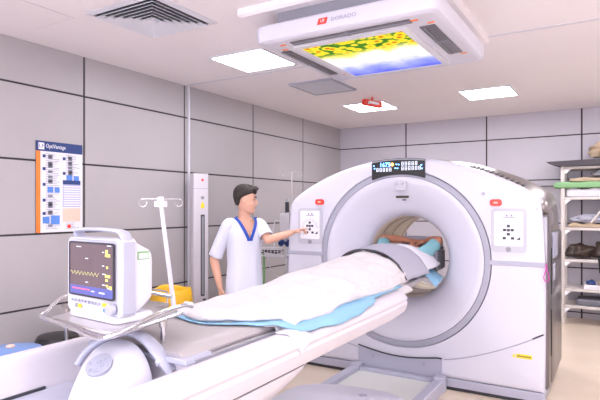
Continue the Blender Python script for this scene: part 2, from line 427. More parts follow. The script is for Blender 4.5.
obj('small_print', bm, M['print_grey'], t, smooth=False)
for y, z in ((2.592, 1.935), (2.592, 1.83), (2.592, 1.70), (2.592, 1.57), (2.592, 1.46), (2.775, 1.925), (2.775, 1.80)):
    bm = nb(); bx(bm, *P(y, y+.025, z-.025, z, .008)); obj('step_number', bm, M['navy'], t, smooth=False)
for y, z, w, h in ((2.635, 1.67, .05, .05), (2.70, 1.665, .045, .045), (2.592, 1.42, .06, .055), (2.665, 1.43, .08, .075), (2.81, 1.775, .055, .045), (2.88, 1.77, .05, .045)):
    bm = nb(); bx(bm, *P(y, y+w, z-h, z, .0082)); obj('screen_diagram', bm, M['print_blue'], t, smooth=False)
bm = nb(); bx(bm, *P(2.775, 2.945, 1.50, 1.70, .0078))
for k in range(9): bx(bm, *P(2.782, 2.94, 1.51+.02*k, 1.522+.02*k, .0085), mi=1)
bx(bm, *P(2.775, 2.945, 1.695, 1.73, .0085), mi=2)
obj('table_chart', bm, [M['print_pale'], M['paper'], M['navy']], t, smooth=False)
bm = nb(); bx(bm, *P(2.775, 2.945, 1.375, 1.49, .0078)); obj('note_box', bm, M['print_peach'], t, smooth=False)
bm = nb(); cyl(bm, (PX, 2.835, 1.335), (PX+.0085, 2.835, 1.335), .017); obj('warning_mark', bm, M['red'], t)

bm = nb(); bx(bm, XL+.008, XL+.034, 4.295, 4.313, .40, CZ-.006); tag(obj('cable_duct', bm, M['alu'], bevel=.004), 'slim white vertical cable duct on the grey wall beside the tall white column', 'cable duct')
t = thing('wall_column_unit', 'tall narrow white upright unit with a dark vertical slot, beside the wall', 'upright unit', (-3.86, 4.3, 0))
T = Matrix.Translation((-3.86, 4.27, 0)) @ Matrix.Rotation(math.radians(64), 4, 'Z')     # local x = along the front, local -y = front
bm = nb(); prism(bm, rrect(-.085, .085, -.06, .06, .012, 3), 'z', 0.02, 1.86)
bm.transform(T); obj('body', bm, M['table_white'], t)
bm = nb(); prism(bm, rrect(-.13, .13, -.10, .12, .02, 3), 'z', 0, .03); bm.transform(T); obj('base', bm, M['ltgrey'], t)
bm = nb(); bx(bm, -.005, .038, -.066, -.058, .55, 1.42, T); s = obj('slot', bm, M['glass'], t, smooth=False)
bm = nb(); bx(bm, .006, .026, -.070, -.064, .57, 1.40, T); obj('slot_rail', bm, M['midgrey'], s, smooth=False)
bm = nb(); cyl(bm, T @ Vector((.015, -.058, 1.60)), T @ Vector((.015, -.068, 1.60)), .018); obj('knob', bm, M['midgrey'], t)
bm = nb(); prism(bm, [(-.005, 1.49), (.035, 1.49), (.035, 1.525), (.015, 1.56), (-.005, 1.525)], 'y', -.0625, -.0595); bm.transform(T); obj('warning_sticker', bm, M['yellow_flat'], t)
bm = nb(); cyl(bm, T @ Vector((.015, -.0595, 1.79)), T @ Vector((.015, -.0625, 1.79)), .014); obj('logo_badge', bm, M['red'], t)
bm = nb(); bx(bm, -.086, .086, -.0615, -.059, 1.695, 1.70, T); obj('seam', bm, M['text_grey'], t, smooth=False)
bm = nb(); bx(bm, .02, .05, -.064, -.059, .50, .52, T); obj('switch', bm, M['dark'], t, smooth=False)

# ------------------------------------------------------------------ CT gantry
GX, GY, GZ, GR = -1.61, 4.30, 1.057, .758
half = [(0, 1.925), (.12, 1.921), (.24, 1.908), (.36, 1.886), (.48, 1.857), (.60, 1.820), (.72, 1.775), (.84, 1.72), (.94, 1.668), (1.03, 1.61),
        (1.085, 1.565), (1.112, 1.51), (1.125, 1.40), (1.135, 1.2), (1.142, 1.0), (1.145, .8), (1.143, .5), (1.14, .10)]
outl = [(-x, z) for x, z in half[::-1]] + half[1:]
outl = outl + [(1.14-2.28*k/8, .10) for k in range(1, 8)]
def ray_out(a, poly, c=(0, GZ)):
    dx, dz = math.cos(a), math.sin(a); best = None
    n = len(poly)
    for i in range(n):
        x1, z1 = poly[i][0]-c[0], poly[i][1]-c[1]; x2, z2 = poly[(i+1) % n][0]-c[0], poly[(i+1) % n][1]-c[1]
        ex, ez = x2-x1, z2-z1; den = dx*ez-dz*ex
        if abs(den) < 1e-9: continue
        t_ = (x1*ez-z1*ex)/den; s_ = (x1*dz-z1*dx)/den
        if t_ > 0 and -1e-6 <= s_ <= 1+1e-6: best = t_ if best is None else max(best, t_)
    return best
angs = sorted(set([round(math.atan2(z-GZ, x), 6) for x, z in outl] + [round(-PI+2*PI*k/120, 6) for k in range(120)]))
OUT = [ray_out(a, outl) for a in angs]
def gp(a, r, y): return (GX+math.cos(a)*r, y, GZ+math.sin(a)*r)
t = ct = thing('ct_scanner', 'large white ring shaped scanner with a round bore and lilac ring trim', 'scanner', (GX, 4.8, 0))
prof = [(0, -.015, 4.36), (0, 0, 4.305), (0, .006, 4.30)]
rings = [[gp(a, GR+(.0 if i == 0 else .004*i), y) for a in angs] for i, (_, _, y) in enumerate(prof)]
for ins, y in ((.05, 4.30), (.022, 4.303), (.008, 4.312), (.0, 4.33), (0, 4.68)):
    rings.append([gp(a, o-ins, y) for a, o in zip(angs, OUT)])
bm = nb(); loft(bm, rings, False, False); obj('front_cover', bm, M['white'], t)
seg = 96
def circ(r, y, dz=0): return [(GX+r*math.cos(2*PI*k/seg), y, GZ+r*math.sin(2*PI*k/seg)+dz) for k in range(seg)]
bm = nb(); loft(bm, [circ(.757, 4.34), circ(.755, 4.308), circ(.750, 4.305), circ(.710, 4.305), circ(.706, 4.310), circ(.705, 4.33)], False, False)
obj('ring_trim', bm, M['ring'], t)
bm = nb(); loft(bm, [circ(.706, 4.33), circ(.704, 4.307), circ(.690, 4.302), circ(.65, 4.310), circ(.58, 4.338), circ(.50, 4.385), circ(.44, 4.428), circ(.40, 4.468), circ(.378, 4.505), circ(.366, 4.54)], False, False)
obj('disc_cover', bm, M['disc'], t)
bm = nb(); loft(bm, [circ(.366, 4.54), circ(.362, 4.55), circ(.358, 5.30), circ(.37, 5.38), circ(.42, 5.48)], False, False)
s = obj('bore_lining', bm, M['bore'], t)
for y in (4.68, 4.95, 5.26):
    bm = nb(); loft(bm, [circ(.3575, y), circ(.3555, y), circ(.3555, y+.007), circ(.3575, y+.007)], False, False)
    obj('bore_seam', bm, M['boreline'], s)
bm = nb(); loft(bm, [[(GX+.35*math.cos(q), y, GZ+.35*math.sin(q)) for q in (math.radians(52), math.radians(58), math.radians(64))] for y in (4.95, 5.12)], False, False, False)
obj('laser_window', bm, M['dark'], s)
# rear housing
def rear_out(d): return [(x*(1+.01*d/.045), z+(d*(.45+.75*min(1, abs(x)/.9)) if z > 1.3 else 0)) for x, z in outl]
ro = [ray_out(a, rear_out(.045)) for a in angs]
bm = nb(); loft(bm, [[gp(a, o-.03, 4.66) for a, o in zip(angs, OUT)], [gp(a, o-.012, 4.70) for a, o in zip(angs, OUT)], [gp(a, o, 4.86) for a, o in zip(angs, ro)], [gp(a, o, 5.38) for a, o in zip(angs, ro)], [gp(a, o-.06, 5.48) for a, o in zip(angs, ro)], [gp(a, .42, 5.48) for a in angs]], False, False)
obj('rear_housing', bm, M['silver'], t)
# top vent slats on the right slope
bm = nb()
for k in range(11):
    x = .52+.042*k; z = 1.925-.30*(x/1.0)**2*.93
    z = next(z0+(z1-z0)*(x-x0)/(x1-x0) for (x0, z0), (x1, z1) in zip(half[:-1], half[1:]) if x0 <= x <= x1)
    T = Matrix.Translation((GX+x, 4.80, z+.028)) @ Matrix.Rotation(math.radians(27+6*(x-.5)), 4, 'Y') @ Matrix.Rotation(math.radians(8), 4, 'X')
    bx(bm, -.011, .011, -.11, .13, -.03, -.002, T)
obj('top_vent', bm, M['dark'], t, smooth=False)
# side covers
for sgn in (1, -1):
    bm = nb(); X0 = GX+sgn*1.12
    for (y0, y1, z0, z1, e) in ((4.36, 4.50, .11, 1.45, .045), (4.52, 5.34, .11, 1.30, .05)):
        loft(bm, [[(X0, y, z) for y, z in rrect(y0, y1, z0, z1, .03)], [(X0+sgn*(e-.012), y, z) for y, z in rrect(y0, y1, z0, z1, .03)], [(X0+sgn*e, y, z) for y, z in rrect(y0+.014, y1-.014, z0+.014, z1-.014, .03)]])
    s = obj('side_panel', bm, M['darkmetal'], t)
    for z in (.34, .82):
        bm = nb(); cyl(bm, (X0+sgn*.04, 4.52, z), (X0+sgn*.04, 4.52, z+.36), .012, 10); obj('trim_line', bm, M['black'], s)
bm = nb(); ell(bm, (GX+1.12, 4.52, 1.49), .045, .16, .06); ell(bm, (GX+1.13, 4.66, 1.39), .045, .20, .09)
obj('side_bulge', bm, M['silver'], t)
bm = nb(); bx(bm, GX+1.165, GX+1.18, 4.56, 4.86, 1.10, 1.30); obj('notice_label', bm, M['text_grey'], t, bevel=.004)
bm = nb(); bx(bm, GX+1.165, GX+1.178, 4.60, 4.70, .92, 1.05); obj('notice_label', bm, M['ltgrey'], t, bevel=.003)
# base
bm = nb(); bx(bm, GX-1.12, GX+1.12, 4.325, 5.30, 0, .035); obj('plinth', bm, M['dark'], t, smooth=False)
bm = nb(); bx(bm, GX-1.14, GX+1.14, 4.305, 5.30, .03, .10); obj('base_strip', bm, M['ltgrey'], t, bevel=.006)
# seams
for sgn in (-1, 1):
    bm = nb()
    bx(bm, *( (GX+.742, GX+1.144) if sgn > 0 else (GX-1.144, GX-.742)), 4.296, 4.31, 1.046, 1.084)
    obj('seam_strip', bm, M['ltgrey'], t, bevel=.005)
    bm = nb(); pts = crom([(GX+sgn*x, 4.2995, z) for x, z in ((.39, .247), (.55, .285), (.75, .355), (.93, .435), (1.04, .49), (1.13, .54))], 6)
    tube(bm, pts, .0042, 8); obj('lower_cover_seam', bm, M['ring'], t)
bm = nb(); cyl(bm, (GX+1.06, 4.298, .503), (GX+1.135, 4.298, .545), .006, 8); obj('dark_catch', bm, M['dark'], t)
# display
bm = nb()
def topz(x):
    x = abs(x)
    return next(z0+(z1-z0)*(x-x0)/(x1-x0) for (x0, z0), (x1, z1) in zip(half[:-1], half[1:]) if x0 <= x <= x1)
xs = [-.25+.48*k/24 for k in range(25)]
top = [(GX+x, topz(x)-.004) for x in xs]; bot = [(GX+x, GZ+math.sqrt(.735**2-x*x)-.012) for x in xs]
prism(bm, bot + top[::-1], 'y', 4.292, 4.345)
d = obj('display', bm, M['black'], t, bevel=.003)
bm = nb(); prism(bm, [(a, b-.004) for a, b in top] + [(a, b-.016) for a, b in top[::-1]], 'y', 4.2905, 4.293); obj('display_highlight_strip', bm, M['midgrey'], d, smooth=False)
text('blue_digits', '1675', .052, FRONT(GX-.125, 4.290, 1.866), M['led_blue'], t, sx=1.0)
bm = nb(); cyl(bm, (GX-.058, 4.2925, 1.868), (GX-.058, 4.289, 1.868), .013); obj('orange_indicator', bm, M['led_orange'], t)
for n, x0, z0, c in (('indicator_row', .025, 1.872, 5), ('indicator_row', .025, 1.832, 6), ('indicator_row', -.205, 1.826, 5)):
    bm = nb()
    for k in range(c):
        x = GX+x0+.03*k
        for a in ((0, .018, .026, .030), (0, .018, .011, .015), (0, .004, 0, .03), (.015, .019, 0, .03), (0, .018, -.002, .002)):
            bx(bm, x+a[0], x+a[1], 4.2895, 4.2925, z0+a[2]-.015, z0+a[3]-.015)
    obj(n, bm, M['led_white'], t, smooth=False)
bm = nb()
for x, z in ((-.23, 1.862), (-.222, 1.838), (-.02, 1.868), (.0, 1.866), (-.03, 1.835), (-.01, 1.834), (.2, 1.855), (.205, 1.825)): bx(bm, GX+x-.005, GX+x+.005, 4.2895, 4.2925, z-.004, z+.004)
obj('indicator_lamps', bm, M['led_blue'], t, smooth=False)
# marks on disc
bm = nb(); prism(bm, rrect(GX-.045, GX+.065, 1.645, 1.73, .025), 'y', 4.294, 4.306); s = obj('emblem_plate', bm, M['plate'], t, label='pale grey rounded emblem plate')
bm = nb()
for x in (-.02, .035): ell(bm, (GX+x, 4.295, 1.70), .012, .004, .012, seg=10, rg=6)
obj('emblem_dots', bm, M['ring'], s)
bm = nb(); prism(bm, rrect(GX-.03, GX+.085, 1.578, 1.598, .009), 'y', 4.30, 4.312); obj('laser_slot', bm, M['brown'], t)
bm = nb(); prism(bm, rrect(GX+.03, GX+.06, 1.556, 1.568, .005), 'y', 4.30, 4.314); obj('small_mark', bm, M['dark'], t)
# control panels and red buttons
for cx, cz in ((-2.492, 1.335), (-.722, 1.335)):
    bm = nb(); prism(bm, rrect(cx-.13, cx+.13, cz-.185, cz+.155, .03), 'y', 4.293, 4.302); s = obj('control_panel', bm, M['plate'], t, label='round cornered control panel on the scanner front')
    bm = nb(); prism(bm, rrect(cx-.105, cx+.105, cz-.135, cz+.13, .012), 'y', 4.2905, 4.295); obj('keypad_field', bm, M['paper'], s)
    bm = nb()
    for k in range(7):
        a = math.radians(5+170*k/6-0); x = cx+.0+.078*math.cos(a); z = cz-.025+.068*math.sin(a)
        r0 = [(x+.013*math.cos(2*PI*q/14), 4.2898, z+.013*math.sin(2*PI*q/14)) for q in range(14)]
        r1 = [(x+.010*math.cos(2*PI*q/14), 4.2898, z+.010*math.sin(2*PI*q/14)) for q in range(14)]
        loft(bm, [r0, r1], False, False)
    bx(bm, cx-.04, cx+.05, 4.2895, 4.2905, cz+.082, cz+.088); bx(bm, cx-.02, cx-.005, 4.2895, 4.2905, cz+.092, cz+.108); bx(bm, cx+.015, cx+.03, 4.2895, 4.2905, cz+.092, cz+.108)
    obj('outlined_keys', bm, M['print_grey'], s, smooth=False)
    bm = nb()
    for x, z in ((0, .018), (-.028, -.012), (.028, -.012), (0, -.044), (-.03, -.075), (.03, -.075), (0, -.013)): 
        prism(bm, rrect(cx+x-.012, cx+x+.012, cz+z-.010, cz+z+.010, .004, 2), 'y', 4.2885, 4.291)
    prism(bm, [(cx+.055, cz-.088), (cx+.085, cz-.088), (cx+.085, cz-.062)], 'y', 4.2885, 4.291)
    obj('dark_keys', bm, M['dark'], s, smooth=False)
    bm = nb(); cyl(bm, (cx, 4.294, cz-.162), (cx, 4.286, cz-.162), .019); obj('grey_knob', bm, M['midgrey'], s)
for x, z in ((-2.387, 1.548), (-.815, 1.535)):
    bm = nb(); prism(bm, rrect(x-.044, x+.044, z-.026, z+.026, .02), 'y', 4.284, 4.302); s = obj('red_stop_button', bm, M['red'], t, bevel=.003)
    bm = nb(); prism(bm, rrect(x-.016, x+.016, z-.006, z+.006, .005), 'y', 4.2825, 4.285); obj('button_mark', bm, M['print_peach'], s)
bm = nb(); cyl(bm, (-.91, 4.302, 1.606), (-.91, 4.293, 1.606), .014); obj('round_plug', bm, M['ltgrey'], t)
bm = nb(); cyl(bm, (-.52, 4.302, 1.485), (-.52, 4.296, 1.485), .006); obj('screw', bm, M['midgrey'], t)
T = FRONT(-.622, 4.297, .362)
bm = nb(); bx(bm, -.043, .068, -.016, .016, -.001, .003, T); s = obj('warning_label', bm, M['yellow_flat'], t, smooth=False)
bm = nb()
for k in range(7): bx(bm, -.036+.014*k, -.027+.014*k, -.006, .006, .003, .004, T)
obj('label_print', bm, M['dark'], s, smooth=False)
bm = nb(); prism(bm, [(-.075+.0-.622, .35), (-.048-.622, .35), (-.0615-.622, .376)], 'y', 4.297, 4.301); obj('warning_triangle', bm, M['yellow_flat'], t)
# pink strap
bm = nb(); pts = crom([(GX+1.15, 4.296, 1.075), (GX+1.150, 4.288, 1.03), (GX+1.138, 4.286, .975), (GX+1.150, 4.286, .945), (GX+1.170, 4.288, .955), (GX+1.172, 4.290, .99), (GX+1.158, 4.290, 1.03), (GX+1.152, 4.294, 1.075)], 6)
tube(bm, pts, .0035, 8); tag(obj('wrist_strap', bm, M['pink']), 'magenta cord loop hanging at the right edge of the scanner', 'strap')
# grey recess with track
bm = nb(); n = 20
tp = [(GX-.378+.75*k/n, .268-.042*math.sin(PI*min(1, k/n*1.05))-.018*k/n) for k in range(n+1)]
prism(bm, [(GX-.378, .05), (GX+.372, .05)] + tp[::-1], 'y', 4.288, 4.32); obj('docking_panel', bm, M['ltgrey'], t, smooth=False)
bm = nb(); tube(bm, [(x, 4.289, z+.004) for x, z in tp], .006, 8); obj('docking_seal', bm, M['black'], t)
bm = nb()
for x in (-.24, .22): cyl(bm, (GX+x, 4.292, .19), (GX+x, 4.283, .19), .013)
obj('docking_screw', bm, M['ring'], t)

# floor track between table and scanner
t = thing('floor_track', 'low grey framed floor track with ribbed mat in front of scanner', 'track', (GX, 4.0, 0))
bm = nb(); bx(bm, GX-.33, GX+.33, 3.45, 4.22, .0, .072); obj('ribbed_mat', bm, M['mat'], t, smooth=False)
for sx in (-1, 1):
    bm = nb(); bx(bm, GX+sx*.37-.04, GX+sx*.37+.04, 3.45, 4.27, 0, .105); obj('side_rail', bm, M['ltgrey'], t, bevel=.008)
    bm = nb(); bx(bm, GX+sx*.37-.046, GX+sx*.37+.046, 4.20, 4.286, 0, .125); obj('rail_end_block', bm, M['ltgrey'], t, bevel=.012)
bm = nb(); bx(bm, GX-.33, GX+.33, 4.20, 4.27, 0, .095); obj('cross_bar', bm, M['ltgrey'], t, bevel=.006)

# ------------------------------------------------------------------ patient table
t = tb = thing('scanner_table', 'long white motorised patient table leading into the scanner bore', 'table', (GX, 1.9, 0))
sec = [(.36, .797), (.412, .799), (.422, .825), (.428, .862), (.420, .876), (.428, .892), (.424, .908), (.408, .925), (.38, .938), (.35, .944), (.325, .942), (.312, .93), (.30, .905), (.25, .80)]
full = [(x, z) for x, z in sec] + [(-x, z) for x, z in sec[::-1]]
def ringY(y, sx=1, top=0, bot=0): return [(GX+x*sx, y, (z+bot*(1-(z-.80)/.145)) - top) for x, z in full]
bm = nb(); loft(bm, [ringY(-.3), ringY(3.05, 1, 0, 0), ringY(3.29, 1, 0, .016), ringY(3.325, .99, .002, .022), ringY(3.34, .965, .008, .03)])
obj('carriage', bm, M['table_white'], t)
bm = nb(); bx(bm, GX+.36, GX+.405, .0, 2.03, .786, .80); bx(bm, GX-.405, GX-.36, .0, 2.03, .786, .80); obj('shadow_gap', bm, M['dark'], t, smooth=False)
# lower hull
def hull(y, w, zt, zb): return [(GX+x, y, z) for x, z in ((w, zt), (w*.985, zt-(zt-zb)*.35), (w*.93, zt-(zt-zb)*.75), (w*.8, zb), (-w*.8, zb), (-w*.93, zt-(zt-zb)*.75), (-w*.985, zt-(zt-zb)*.35), (-w, zt))]
bm = nb(); loft(bm, [hull(-.3, .415, .79, .52), hull(1.2, .415, .792, .62), hull(1.6, .415, .792, .66), hull(1.83, .414, .792, .69), hull(1.93, .412, .792, .71), hull(2.0, .41, .792, .735), hull(2.04, .405, .792, .76), hull(2.055, .40, .792, .782)])
obj('lower_hull', bm, M['table_white'], t)
bm = nb(); bx(bm, GX-.27, GX+.27, .1, 1.5, .08, .62); obj('lift_pedestal', bm, M['ltgrey'], t, bevel=.04)
bm = nb()
loft(bm, [[(GX+x*s, y*s2+(1-s2)*1.7, z) for x, y in [(.40, -.2), (.40, 3.40), (.38, 3.50), (.31, 3.575), (.2, 3.61), (0, 3.61), (-.2, 3.58), (-.38, 3.51), (-.48, 3.40), (-.50, 3.28), (-.50, -.2)]] for s, s2, z in ((1, 1, 0), (1, 1, .10), (.985, .995, .14), (.93, .98, .16))])
obj('floor_base', bm, M['white'], t)
bm = nb(); cyl(bm, (GX+.06, 3.42, .159), (GX+.06, 3.42, .166), .03); obj('base_emblem', bm, M['ltgrey'], t)
# cradle
bm = nb()
def crr(y, w, z0, z1): return [(GX+x, y, z) for x, z in ((w, z1-.008), (w-.01, z1), (-w+.01, z1), (-w, z1-.008), (-w*.9, z0+.03), (-w*.6, z0), (w*.6, z0), (w*.9, z0+.03))]
loft(bm, [crr(1.43, .285, .81, .930), crr(3.3, .285, .81, .930), crr(3.9, .27, .84, .93), crr(4.3, .24, .865, .93), crr(4.95, .20, .88, .93)])
obj('cradle', bm, M['table_white'], t)
bm = nb(); loft(bm, [[(GX+x, y, z) for x, z in ((w, .935), (w+.006, .948), (w-.012, .963), (w*.6, .966), (-w*.6, .966), (-w+.012, .963), (-w-.006, .948), (-w, .935))] for y, w in ((1.42, .235), (1.45, .25), (3.2, .25), (4.9, .19))])
obj('mattress_pad', bm, M['pad'], t)
bm = nb(); tube(bm, [(GX-.27, 1.42, .965), (GX-.20, 1.46, .965)], .016); obj('roll_end', bm, M['steel'], t)
bm = nb(); bx(bm, GX+.278, GX+.288, 1.45, 3.25, .925, .937); obj('cradle_gap', bm, M['midgrey'], t, smooth=False)
bm = nb(); bx(bm, GX-.25, GX+.25, -.25, 1.3, .802, .812); obj('trough_floor', bm, M['ltgrey'], t, smooth=False)
bm = nb(); bx(bm, GX-.252, GX-.242, -.25, 1.2, .812, .822); obj('trough_slit', bm, M['dark'], t, smooth=False)
# cradle end shell with round disc and arched handle
def S_end(u, v):      # u -1..1 across, v 0..1 front to back ; returns point
    y = 1.14+.22*v
    h = .845+.150*math.sin(min(1, v*1.12)*PI/2)**.9
    w = .07+.095*math.sin(v*PI*.5)
    e = (1-abs(u)**2.6)
    return Vector((GX-.0+u*w+.05*(1-v), y-.035*(1-u*u)*(1-v), .812+(h-.812)*e**.55))
bm = nb(); n1, n2 = 24, 16
g = [[bm.verts.new(S_end(-1+2*i/n1, j/n2)) for i in range(n1+1)] for j in range(n2+1)]
for j in range(n2):
    for i in range(n1): bm.faces.new((g[j][i], g[j][i+1], g[j+1][i+1], g[j+1][i]))
lo = [bm.verts.new((v.co.x, v.co.y, .812)) for v in g[0]]
for i in range(n1): bm.faces.new((lo[i], lo[i+1], g[0][i+1], g[0][i]))
hi = [bm.verts.new((v.co.x, v.co.y, .812)) for v in g[-1]]
for i in range(n1): bm.faces.new((g[-1][i], g[-1][i+1], hi[i+1], hi[i]))
es = obj('end_shell', bm, M['white'], t)
c0 = S_end(.2, .40); nrm = (S_end(.4, .40)-S_end(.0, .40)).cross(S_end(.2, .58)-S_end(.2, .28)).normalized()
if nrm.z < 0: nrm = -nrm
bm = nb(); cyl(bm, c0-nrm*.012, c0+nrm*.006, .047, 32); s = obj('round_grille', bm, M['ring'], es)
bm = nb()
fr_ = frames([c0, c0+nrm])[0]
for q in range(14):
    rr = .012+.024*random.random(); aa = random.random()*6.28
    ell(bm, c0+nrm*.006+fr_[1]*rr*math.cos(aa)+fr_[2]*rr*math.sin(aa), .008, .008, .003, seg=8, rg=5)
obj('grille_pattern', bm, M['ltgrey'], s)
bm = nb(); P_ = crom([(GX-.15, 1.27, .90), (GX-.125, 1.30, .955), (GX-.07, 1.35, 1.0), (GX+.0, 1.385, 1.018), (GX+.07, 1.395, 1.005), (GX+.12, 1.40, .975), (GX+.16, 1.41, .935), (GX+.185, 1.43, .895)], 6)
rings = []
for i, (p, u, v) in enumerate(frames(P_)):
    s_ = i/(len(P_)-1); wy = .016+.034*s_**1.5; wz = .012+.008*s_
    tt = (P_[min(i+1, len(P_)-1)]-P_[max(i-1, 0)]).normalized(); yy = Vector((-.3, 1, 0)); yy = (yy-tt*yy.dot(tt)).normalized(); zz = tt.cross(yy)
    rings.append([p+yy*wy*math.cos(2*PI*k/14)+zz*wz*math.sin(2*PI*k/14) for k in range(14)])
loft(bm, rings); s = obj('arched_handle', bm, M['ltgrey'], t, label='light grey arched handle')
bm = nb(); ell(bm, (GX+.165, 1.375, .93), .014, .008, .018); obj('latch', bm, M['chrome'], s)
bm = nb(); loft(bm, [[(GX+x, y, z) for x, z in ((.285, .925), (.275, .948), (-.26, .948), (-.27, .925))] for y in (1.40, 1.55)])
obj('accessory_plate', bm, M['ltgrey'], t, bevel=.006)
bm = nb(); bx(bm, GX-.02, GX+.03, 1.43, 1.46, .948, .952); obj('yellow_label', bm, M['yellow_flat'], t, smooth=False)
bm = nb(); bx(bm, GX+.04, GX+.10, 1.44, 1.49, .948, .953); obj('buckle', bm, M['chrome'], t, smooth=False)

# ------------------------------------------------------------------ patient and covers
def btop(y):
    K = ((1.8, .993), (2.1, .994), (2.35, 1.003), (2.6, 1.04), (2.8, 1.07), (3.1, 1.09), (3.4, 1.11), (3.7, 1.145), (4.0, 1.165), (4.25, 1.17), (4.45, 1.15), (4.6, 1.12))
    if y <= K[0][0]: return K[0][1]
    for (a, p), (b, q) in zip(K[:-1], K[1:]):
        if y <= b: s = (y-a)/(b-a); s = s*s*(3-2*s); return p+(q-p)*s
    return K[-1][1]
def bsurf(x, y, off=0, nz=1.):
    hw = .335; base = .955; e = max(0, 1-(abs(x)/hw)**2.3)
    z = base+(btop(y)-base)*e**.75
    z += nz*.007*abs(math.sin(y*9+x*7+2*noise.noise(Vector((x*4, y*2, 9.)))))**3
    z += nz*(.014*noise.noise(Vector((x*5, y*3.2, 1.3)))+.011*noise.noise(Vector((x*13, y*7, 4.))))
    if abs(x) > .30:
        d = abs(x)-.30; z = min(z, .965)-d*d*6
    return z+off
def sheetmesh(name, m, x0f, x1f, y0f, y1f, zf, th, nx=44, ny=90, parent=None, xs_=None):
    bm = nb(); g = []
    for j in range(ny+1):
        row = []
        for i in range(nx+1):
            u = i/nx; v = j/ny
            x = x0f(v)+(x1f(v)-x0f(v))*u; y = y0f(u)+(y1f(u)-y0f(u))*v
            row.append(bm.verts.new((GX+x, y, zf(x, y))))
        g.append(row)
    for j in range(ny):
        for i in range(nx): bm.faces.new((g[j][i], g[j][i+1], g[j+1][i+1], g[j+1][i]))
    o = obj(name, bm, m, parent)
    s = o.modifiers.new('thick', 'SOLIDIFY'); s.thickness = th; s.offset = 1
    return o
# blanket
edge = lambda u: 1.91 - .07*math.sin(PI*min(1, u*1.15))**2 + .05*math.sin(u*9) * u + .13*max(0, u-.8)/.2
def zblank(x, y):
    z = bsurf(x, y)
    u = (x+.335)/.66; d = y-edge(max(0, min(1, u)))
    if d < .12: z += .012*math.sin(max(0, d)/.12*PI)
    if d < .05: z -= .016*(1-d/.05)**2
    return max(z, .975 if abs(x) < .28 else .90)
o = sheetmesh('blanket', M['blanket'], lambda v: -.36, lambda v: .325+.012*math.sin(v*11), edge, lambda u: 3.76-.16*u, zblank, .020)
tag(o, 'white cotton blanket over the legs of the lying patient', 'blanket')
# folded lower layer of the blanket, seen at its foot end and near edge
o2 = sheetmesh('fold_layer', M['blanket'], lambda v: -.34, lambda v: .362+.010*math.sin(v*14+1), lambda u: edge(u)-.022+.010*math.sin(u*17), lambda u: 3.74-.16*u, lambda x, y: min(zblank(x, y)-.020, max(.968, zblank(x, y)-.03)) if abs(x) < .3 else zblank(x, y)-.020, .009, parent=o)
bm = nb(); tube(bm, [(GX+.318+.012*math.sin(v/40*11), edge(1)+.03+(3.55-edge(1))*v/40, zblank(.318, edge(1)+.03+(3.55-edge(1))*v/40)+.004) for v in range(41)], .0035, 6); obj('hem_crease', bm, M['strap'], o)  # grey tube along the folded edge, crease shade between layers put in as colour
# blue disposable pad
def rimz(x):
    x = abs(x)
    pts = [(0, .970), (.30, .968), (.33, .952), (.36, .950), (.39, .944), (.412, .930), (.428, .910), (.434, .89), (.436, .87), (.437, .83)]
    return pts
def bluemesh():
    bm = nb(); path = [(-.30, .968)] + rimz(0)[0:]
    L = [0]
    for a, b in zip(path[:-1], path[1:]): L.append(L[-1]+math.hypot(b[0]-a[0], b[1]-a[1]))
    def at(s):
        for k in range(len(L)-1):
            if s <= L[k+1]: q = (s-L[k])/(L[k+1]-L[k]); return (path[k][0]+(path[k+1][0]-path[k][0])*q, path[k][1]+(path[k+1][1]-path[k][1])*q)
        return path[-1]
    Ls = lambda y: .60 + (.10*math.sin(PI*min(1, max(0, (y-1.80)/1.25)))**.6 + .035 if y < 2.9 else .035+.05*math.sin(PI*min(1, (2.9-1.8)/1.25))**.6 + .02*(2.9-y))+.003*math.sin(y*11)
    g = []; ny = 90; nx = 40
    for j in range(ny+1):
        row = []
        for i in range(nx+1):
            u = i/nx; y = edge(u)-.035-.02*math.sin(u*8)+(3.5-edge(u))*j/ny
            x, z = at(Ls(y)*u)
            out = .010 if x > .40 else 0
            row.append(bm.verts.new((GX+x+out+(.006*math.sin(y*25) if x > .4 else 0), y, z+.004+.004*noise.noise(Vector((x*9, y*9, 0))))))
        g.append(row)
    for j in range(ny):
        for i in range(nx): bm.faces.new((g[j][i], g[j][i+1], g[j+1][i+1], g[j+1][i]))
    o = obj('disposable_sheet', bm, M['bluepad']); s = o.modifiers.new('thick', 'SOLIDIFY'); s.thickness = .003; s.offset = 1
    return o
tag(bluemesh(), 'light blue disposable sheet under the blanket, draped over the table edge', 'sheet')
bm = nb(); g = []
for j in range(9):
    g.append([bm.verts.new((GX+.33+.105*i/8, 1.90+.12*j/8+.05*i/8, .953-.010*i/8-.17*max(0, i/8-.5)**1.3*(1.2-.8*j/8))) for i in range(9)])
for j in range(8):
    for i in range(8): bm.faces.new((g[j][i], g[j][i+1], g[j+1][i+1], g[j+1][i]))
o = obj('cloth_corner', bm, M['sheet']); o.modifiers.new('t', 'SOLIDIFY').thickness = .003
tag(o, 'white cloth corner folded over the table edge under the blue sheet', 'cloth')
# second blue sheet near the chest
bm = nb(); g = []
for j in range(13):
    row = []
    for i in range(15):
        v = j/12; u = i/14; y = 4.16+.34*v
        x = .16+.20*u; z = .968 if u < .4 else .968-.11*((u-.4)/.6)**1.3*(1-.35*v)
        row.append(bm.verts.new((GX+x-.03*v, y, z+.006*math.sin(v*14+u*3))))
    g.append(row)
for j in range(12):
    for i in range(14): bm.faces.new((g[j][i], g[j][i+1], g[j+1][i+1], g[j+1][i]))
o = obj('disposable_sheet', bm, M['bluepad']); o.modifiers.new('t', 'SOLIDIFY').thickness = .003
tag(o, 'light blue sheet corner hanging beside the patient at the bore mouth', 'sheet')
